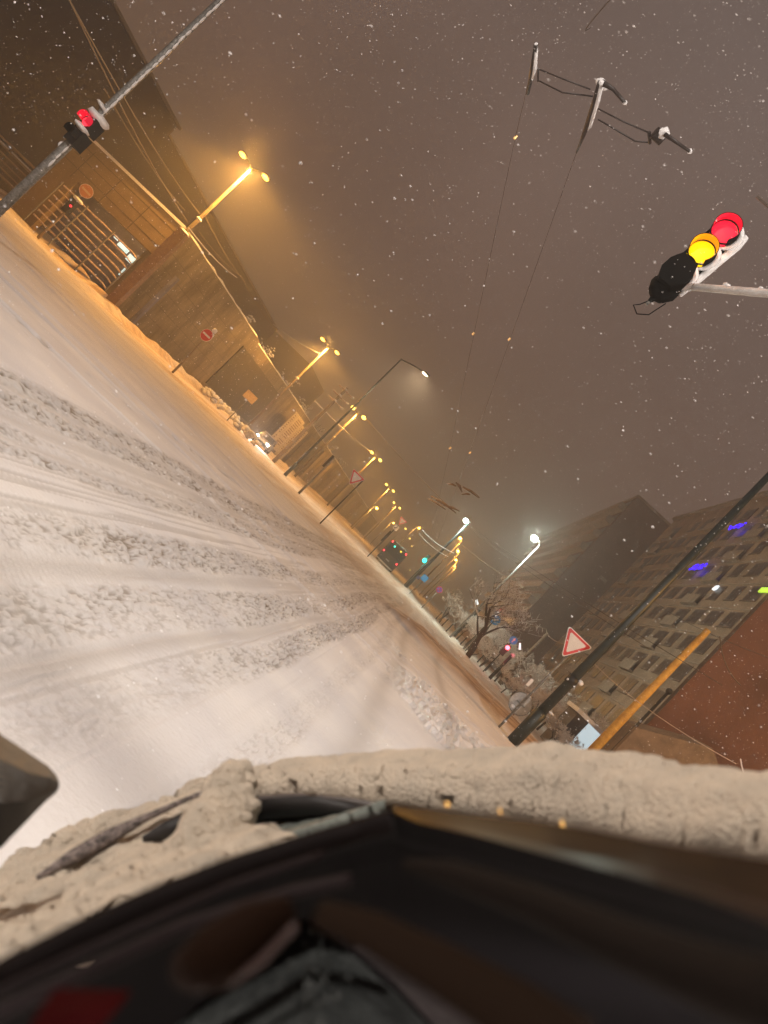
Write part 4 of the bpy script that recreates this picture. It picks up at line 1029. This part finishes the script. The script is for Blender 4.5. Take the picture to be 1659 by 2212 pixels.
# ---------------------------------------------------------------- the photographer's own car, edge of the windscreen
own = empty('car_interior', (0, .5, .9), 'dark interior edge and window trim of the car the photo is taken from', 'car')
def loft(rows, nu=60, nv=20, amp=0, freq=20, seed=0, thick=.02, power=1, k=1):
    """rows: control polylines (x, y, distance); smooth surface through them"""
    def resample(row, n):
        a = np.array(row, float); s_ = np.linspace(0, len(a)-1, n); return np.stack([np.interp(s_, np.arange(len(a)), a[:, j]) for j in range(3)], 1)
    A = np.array([resample(r_, nu) for r_ in rows]); tv = np.linspace(0, len(rows)-1, nv)
    # catmull-like smoothing: cosine blend between rows
    out_ = []
    for t_ in tv:
        i = min(int(t_), len(rows)-2); u = t_-i; u = u*u*(3-2*u); out_.append(A[i]*(1-u)+A[i+1]*u)
    mb = MB(); pts = [[AD(float(x), float(y), float(d)*k) for x, y, d in rw] for rw in out_]
    if amp:
        for i, rw in enumerate(pts):
            for j, p in enumerate(rw):
                e_ = min(1, i/2, (nv-1-i)/2)
                d = noise.fractal(Vector(p)*freq+Vector((seed,)*3), 1.0, 2.1, 4)
                rw[j] = p + (EYE-p).normalized()*d*amp + Vector((0, 0, 1))*d*amp*.7
    b_ = len(mb.v)
    mb.quad_strip(pts, False)
    return mb
TRIM = mat('rubber_trim', (.007, .0045, .0045), .7, spec=.1, var=.2, vscale=30)
INT = mat('interior_plastic', (.0022, .0016, .002), .9, spec=.04)
SILL = mat('glossy_sill', (.028, .015, .007), .35, col2=(.012, .008, .005), vscale=6, spec=.2)
top_row = [(-120, 2150, .60), (0, 2092, .62), (166, 2003, .64), (332, 1926, .66), (498, 1859, .68), (660, 1806, .70), (775, 1771, .72), (848, 1752, .72), (900, 1776, .68), (1028, 1805, .64), (1191, 1849, .58), (1355, 1892, .52), (1518, 1941, .47), (1659, 1996, .44), (1780, 2040, .42)]
def off(row, dx, dy, dd, fl=None): return [(x+dx, y+dy, d+dd) for x, y, d in row]
def lerp_row(row, tgt, t_): return [(x*(1-t_)+X_*t_, y*(1-t_)+Y_*t_, d*(1-t_)+D_*t_) for (x, y, d), (X_, Y_, D_) in zip(row, tgt)]
bot_row = [(-120+i*136, 2420, .40) for i in range(15)]
top0 = [(x, y, d*.62) for x, y, d in top_row]; bot0 = [(x, y, 1.9) for x, y, d in bot_row]
rows = [lerp_row(top0, bot0, t_) for t_ in (0, .07, .1, .16, .2, .45, 1)]
rows[1] = off(rows[1], 0, 0, -.012); rows[2] = off(rows[2], 0, 0, .02); rows[3] = off(rows[3], 0, 0, .0)
P(loft(rows, 120, 50, k=1.0), 'door_card', INT, own, True)
def ctube(pts, rad, name, m, flat=1, n=12, wob=0, par=None, k=.58):
    if name.startswith('wiper'): k = 1
    q = []; kk = k
    rad = [v*kk for v in rad] if hasattr(rad, '__len__') else rad*kk
    P_ = [AD(x, y, d*kk) for x, y, d in pts]
    # densify
    for i in range(len(P_)-1):
        for k in range(6): q.append(P_[i].lerp(P_[i+1], k/6))
    q.append(P_[-1])
    rr_ = rad if not hasattr(rad, '__len__') else list(np.interp(np.linspace(0, len(rad)-1, len(q)), range(len(rad)), rad))
    return P(MB().tube(q, rr_, n, wob=wob, flat=flat), name, m, par or own, True)
ctube(off(top_row, 0, 22, -.01)[:8], .011, 'trim_ridge', TRIM)
ctube([(-60, 2215, .56), (100, 2140, .57), (400, 2000, .6), (640, 1925, .62), (760, 1900, .62)], .005, 'trim_ridge', mat('trim_highlight', (.016, .011, .012), .6, spec=.1))  # paler tubes here and below are painted highlights along the trim
ctube([(-60, 2170, .58), (166, 2062, .6), (498, 1912, .64), (700, 1845, .66)], .003, 'trim_highlight', mat('trim_highlight', (1, 1, 1)))
# broad paler rib on the right that stands in for a soft highlight
ctube([(880, 1868, .52), (980, 1890, .5), (1150, 1950, .46), (1350, 2040, .42), (1560, 2125, .39), (1760, 2190, .36)], [.006, .014, .017, .02, .024, .026], 'highlight_rib', mat('soft_highlight', (.012, .009, .0075), .85, spec=.05), flat=.6)
# sill strip between the snow and the trim
rows = [[(848, 1740, .74), (1017, 1762, .70), (1170, 1778, .66), (1246, 1790, .64), (1409, 1822, .60), (1545, 1845, .57), (1800, 1880, .54)],
        [(850, 1750, .73), (1028, 1790, .67), (1191, 1825, .62), (1280, 1842, .6), (1420, 1880, .56), (1560, 1920, .53), (1800, 1990, .49)],
        [(850, 1765, .72), (1028, 1815, .64), (1191, 1860, .585), (1280, 1880, .56), (1420, 1925, .51), (1560, 1975, .47), (1800, 2070, .43)]]
P(loft(rows, 60, 20, k=.8), 'sill', SILL, own, True)
for i, (x, y, w_, h_) in enumerate(((1215, 1783, 6, 22), (1518, 1860, 7, 28), (1533, 1862, 10, 24), (1080, 1753, 4, 14), (966, 1738, 9, 12))):
    p = AD(x, y, .52)
    # glowing streaks in place of lamp reflections on the glossy sill
    P(MB().tube([AD(x-1, y-h_/2, .53), AD(x, y, .525), AD(x+2, y+h_/2, .53)], [.0004, w_*.00022, .0004], 8), 'reflection_streak', mat('lamp_reflection', (1, .7, .3), .05, emit=(1, .45, .06), es=.9 if i in (0, 1) else .18), own, True)
# lower grey plastic cone and its neighbours
rows = [[(640, 1990, .50), (660, 1985, .50), (680, 1992, .50)],
        [(560, 2070, .47), (680, 2040, .455), (760, 2060, .47)],
        [(450, 2150, .45), (680, 2110, .42), (860, 2150, .45)],
        [(330, 2260, .43), (700, 2240, .38), (990, 2280, .42)]]
P(loft(rows, 40, 30, k=1.08), 'mirror_cover', mat('grey_cover', (.070, .076, .075), .42, col2=(.022, .024, .024), vscale=7, bump=.5, bscale=120, spec=.4), own, True)
rows = [[(742, 2032, .46), (760, 2036, .46), (780, 2046, .46)], [(850, 2120, .45), (900, 2110, .44), (960, 2120, .43)], [(960, 2240, .44), (1050, 2220, .42), (1130, 2240, .41)]]
mb = MB()
for k in range(60):
    x = random.gauss(690, 50); y = random.gauss(2075, 50)
    if abs(x-680) < (y-1985)*.62 and y > 1995: mb.blob(AD(x, y, (.455 - max(0, y-2050)*.0008)*1.08-.006), random.uniform(.0005, .0013), 7, 5, .2)
P(mb, 'water_drops', mat('water_drop', (.10, .11, .11), .1, spec=.6), own, True)
P(loft(rows, 20, 20, k=1.1), 'fabric_panel', mat('fabric', (.050, .042, .045), .95, var=.3, vscale=200), own, True)
ctube([(690, 1972, .46), (800, 2010, .44), (950, 2090, .42), (1120, 2190, .40), (1250, 2280, .39)], [.008, .011, .013, .015, .016], 'door_edge', mat('brown_edge', (.014, .008, .005), .8, spec=.05), flat=.5)
ctube([(418, 2095, .50), (470, 2068, .48), (540, 2020, .48), (620, 1978, .49)], [.017, .024, .022, .014], 'pull_handle', mat('brown_handle', (.012, .0055, .003), .8, spec=.05), flat=.7)
ctube([(432, 2128, .475), (500, 2118, .475), (560, 2080, .47), (640, 1998, .47)], .0022, 'handle_lip', mat('handle_lip', (.06, .035, .032), .4))
rows = [[(120, 2135, .50), (200, 2137, .50), (285, 2140, .50)], [(80, 2190, .49), (160, 2190, .48), (250, 2185, .49)], [(50, 2250, .48), (130, 2250, .48), (190, 2250, .48)]]
P(loft(rows, 12, 12, k=.58), 'red_lamp_unit', mat('dark_red', (.025, .001, .0012), .8, spec=.05), own, True)
# wing mirror at the left
rows = [[(-150, 1520, .80), (-60, 1545, .80), (0, 1585, .80), (60, 1625, .80), (105, 1655, .80), (122, 1675, .80)],
        [(-150, 1600, .76), (-60, 1620, .76), (0, 1640, .76), (60, 1670, .76), (110, 1680, .77), (128, 1690, .79)],
        [(-150, 1720, .74), (-60, 1730, .74), (0, 1735, .74), (60, 1730, .75), (105, 1712, .77), (127, 1702, .79)],
        [(-150, 1860, .78), (-60, 1850, .78), (0, 1834, .78), (60, 1772, .78), (100, 1730, .79), (122, 1712, .80)]]
m_top = mat('mirror_shell', (.11, .085, .06), .5, col2=(.012, .012, .012), vscale=5, bump=.3, bscale=60)
P(loft(rows[:3], 40, 20), 'mirror_top', m_top, own, True); P(loft(rows[1:], 40, 20), 'mirror_shell', BLACK, own, True)
# wiper: arm and blade
ctube([(540, 1752, .97), (600, 1742, .95), (680, 1740, .93), (760, 1752, .91), (850, 1768, .88)], [.017, .019, .018, .012, .006], 'wiper_arm', mat('wiper_black', (.016, .014, .014), .5), flat=.8)
ctube([(548, 1727, .95), (640, 1720, .93), (740, 1728, .91), (830, 1745, .9)], .0045, 'wiper_spring', mat('wiper_grey', (.10, .085, .08), .5))
ctube([(80, 1896, .99), (160, 1850, 1.0), (235, 1808, 1.0), (312, 1768, 1.01), (400, 1728, 1.02), (470, 1700, 1.03)], [.003, .011, .012, .006, .004, .004], 'wiper_blade', mat('snow_grained_rubber', (.02, .017, .017), .8, col2=(.34, .28, .26), vscale=150, bump=.6, bscale=200), flat=.8)
ctube([(310, 1812, .97), (360, 1795, .96), (400, 1778, .96)], [.004, .012, .014], 'wiper_link', mat('wiper_black', (1, 1, 1)))

# snow caught on the windscreen base: things of their own
def snowmesh(rows, name, label, cat, m, nu, nv, amp, freq, seed, kind=None):
    o = loft(rows, nu, nv, amp, freq, seed).build(name, m, None, True); sol = o.modifiers.new('thickness', 'SOLIDIFY'); sol.thickness = .02; sol.offset = -1
    tag(o, label, cat, kind=kind); return o
rows = [[(520, 1692, 1.03), (640, 1668, 1.02), (756, 1655, 1.0), (919, 1648, .96), (1030, 1652, .93), (1110, 1646, .90), (1191, 1638, .87), (1300, 1664, .83), (1463, 1682, .78), (1659, 1710, .72), (1820, 1735, .68)],
        [(520, 1705, 1.0), (640, 1690, .98), (756, 1680, .95), (919, 1685, .90), (1030, 1690, .87), (1110, 1690, .84), (1191, 1690, .81), (1300, 1710, .77), (1463, 1735, .72), (1659, 1765, .66), (1820, 1790, .62)],
        [(520, 1718, .99), (640, 1708, .97), (756, 1708, .94), (919, 1722, .89), (1030, 1735, .86), (1110, 1740, .83), (1191, 1752, .80), (1300, 1772, .75), (1463, 1805, .70), (1659, 1825, .64), (1820, 1850, .60)],
        [(520, 1726, 1.0), (640, 1716, .98), (756, 1724, .96), (919, 1748, .92), (1030, 1765, .89), (1110, 1772, .86), (1191, 1785, .83), (1300, 1800, .78), (1463, 1836, .73), (1659, 1850, .67), (1820, 1880, .63)]]
snowmesh(rows, 'snow_ridge', 'long soft cream ridge of snow lying along the car edge to the right', 'snow', SNOW_NEAR, 260, 60, .009, 17, 1)
rows = [[(-60, 1930, 1.12), (0, 1898, 1.12), (33, 1876, 1.12), (100, 1826, 1.12), (221, 1787, 1.12), (332, 1760, 1.12), (415, 1715, 1.12), (480, 1690, 1.10), (530, 1685, 1.08)],
        [(-60, 1960, 1.08), (0, 1935, 1.08), (50, 1915, 1.08), (120, 1875, 1.08), (240, 1830, 1.08), (340, 1795, 1.08), (420, 1755, 1.08), (480, 1740, 1.06), (530, 1725, 1.05)],
        [(-60, 2010, .98), (0, 1990, .98), (60, 1965, .98), (150, 1925, .98), (260, 1880, .98), (350, 1845, .98), (420, 1815, .98), (470, 1800, .98), (520, 1780, .98)],
        [(-60, 2060, .86), (0, 2040, .86), (70, 2010, .86), (180, 1960, .86), (290, 1915, .86), (370, 1880, .86), (430, 1850, .86), (480, 1835, .86), (530, 1815, .87)],
        [(-60, 2150, .72), (0, 2115, .72), (100, 2060, .72), (240, 1990, .72), (350, 1940, .72), (430, 1905, .72), (500, 1880, .74), (560, 1860, .76), (620, 1840, .78)],
        [(-60, 2172, .71), (0, 2137, .71), (100, 2082, .71), (240, 2012, .71), (350, 1962, .71), (430, 1927, .71), (500, 1900, .73), (560, 1880, .75), (620, 1860, .77)]]
snowmesh(rows, 'windscreen_snow', 'crumbly wet snow heaped over the wiper at the lower left', 'snow', SNOW_NEAR, 340, 150, .020, 21, 5)
rows = [[(430, 1840, 1.02), (520, 1790, 1.02), (620, 1765, 1.0), (720, 1760, .98), (800, 1760, .96)], [(430, 1890, .95), (520, 1850, .97), (620, 1812, .97), (720, 1790, .96), (800, 1772, .95)], [(430, 1900, .88), (520, 1870, .88), (640, 1830, .88), (740, 1800, .88), (820, 1775, .88)], [(420, 1915, .78), (540, 1880, .78), (650, 1840, .78), (760, 1800, .79), (840, 1768, .8)]]
snowmesh(rows, 'frozen_slush', 'greenish grey slush frozen on the glass below the wiper arm', 'slush', SNOW_PALE, 120, 40, .006, 50, 8)
mb = MB()
for x, y, d, s_ in ((505, 1690, .93, .024), (488, 1725, .91, .026), (510, 1745, .9, .024), (470, 1765, .89, .028), (445, 1795, .87, .028), (425, 1825, .86, .025), (470, 1805, .87, .024), (495, 1775, .88, .022), (418, 1848, .85, .018)):
    mb.blob(AD(x, y, d), (s_*1.15, s_*1.15, s_*1.15), 28, 20, .32, 3.0)
snow_clump = mb.build('snow_clump', SNOW_NEAR, None, True); tag(snow_clump, 'upright lump of snow standing on the wiper arm', 'snow')
# the car's own headlamps light the road ahead
for x in (-.65, .65):
    light('headlight_beam', 'SPOT', (x, .6, .95), (1, .93, .90), 16, own, .06, spot=125, aim=(-.15, 1, -.10), blend=1.0).matrix_parent_inverse = Matrix.Translation(-Vector(own.location))

# lumps of snow that lie apart on the same thing become parts of their own
def split_parts(o, most=6):
    me = o.data; n = len(me.vertices); par = list(range(n))
    def find(a):
        while par[a] != a: par[a] = par[par[a]]; a = par[a]
        return a
    for e_ in me.edges:
        a, b = find(e_.vertices[0]), find(e_.vertices[1])
        if a != b: par[a] = b
    isl = {}
    for p in me.polygons: isl.setdefault(find(p.vertices[0]), []).append(tuple(p.vertices))
    if not 2 <= len(isl) <= most: return
    first = True
    for fs in isl.values():
        ids = sorted({v for f in fs for v in f}); m_ = {v: i for i, v in enumerate(ids)}
        nm = bpy.data.meshes.new(me.name.split('.')[0]); nm.from_pydata([me.vertices[v].co[:] for v in ids], [], [tuple(m_[v] for v in f) for f in fs])
        for q in me.materials: nm.materials.append(q)
        nm.polygons.foreach_set('use_smooth', [True]*len(nm.polygons)); nm.update()
        if first: c = o; c.data = nm; first = False
        else: c = o.copy(); c.data = nm; COL.objects.link(c)
for o in list(COL.objects):
    if o.type == 'MESH' and o.parent and o.name.split('.')[0] in ('snow_lumps', 'snow_lump', 'snow_crust', 'snow_cover', 'arm_snow', 'insulator_snow'): split_parts(o)
for o in list(COL.objects):
    if o.name.startswith('snow_lumps'): o.name = 'snow_lump'
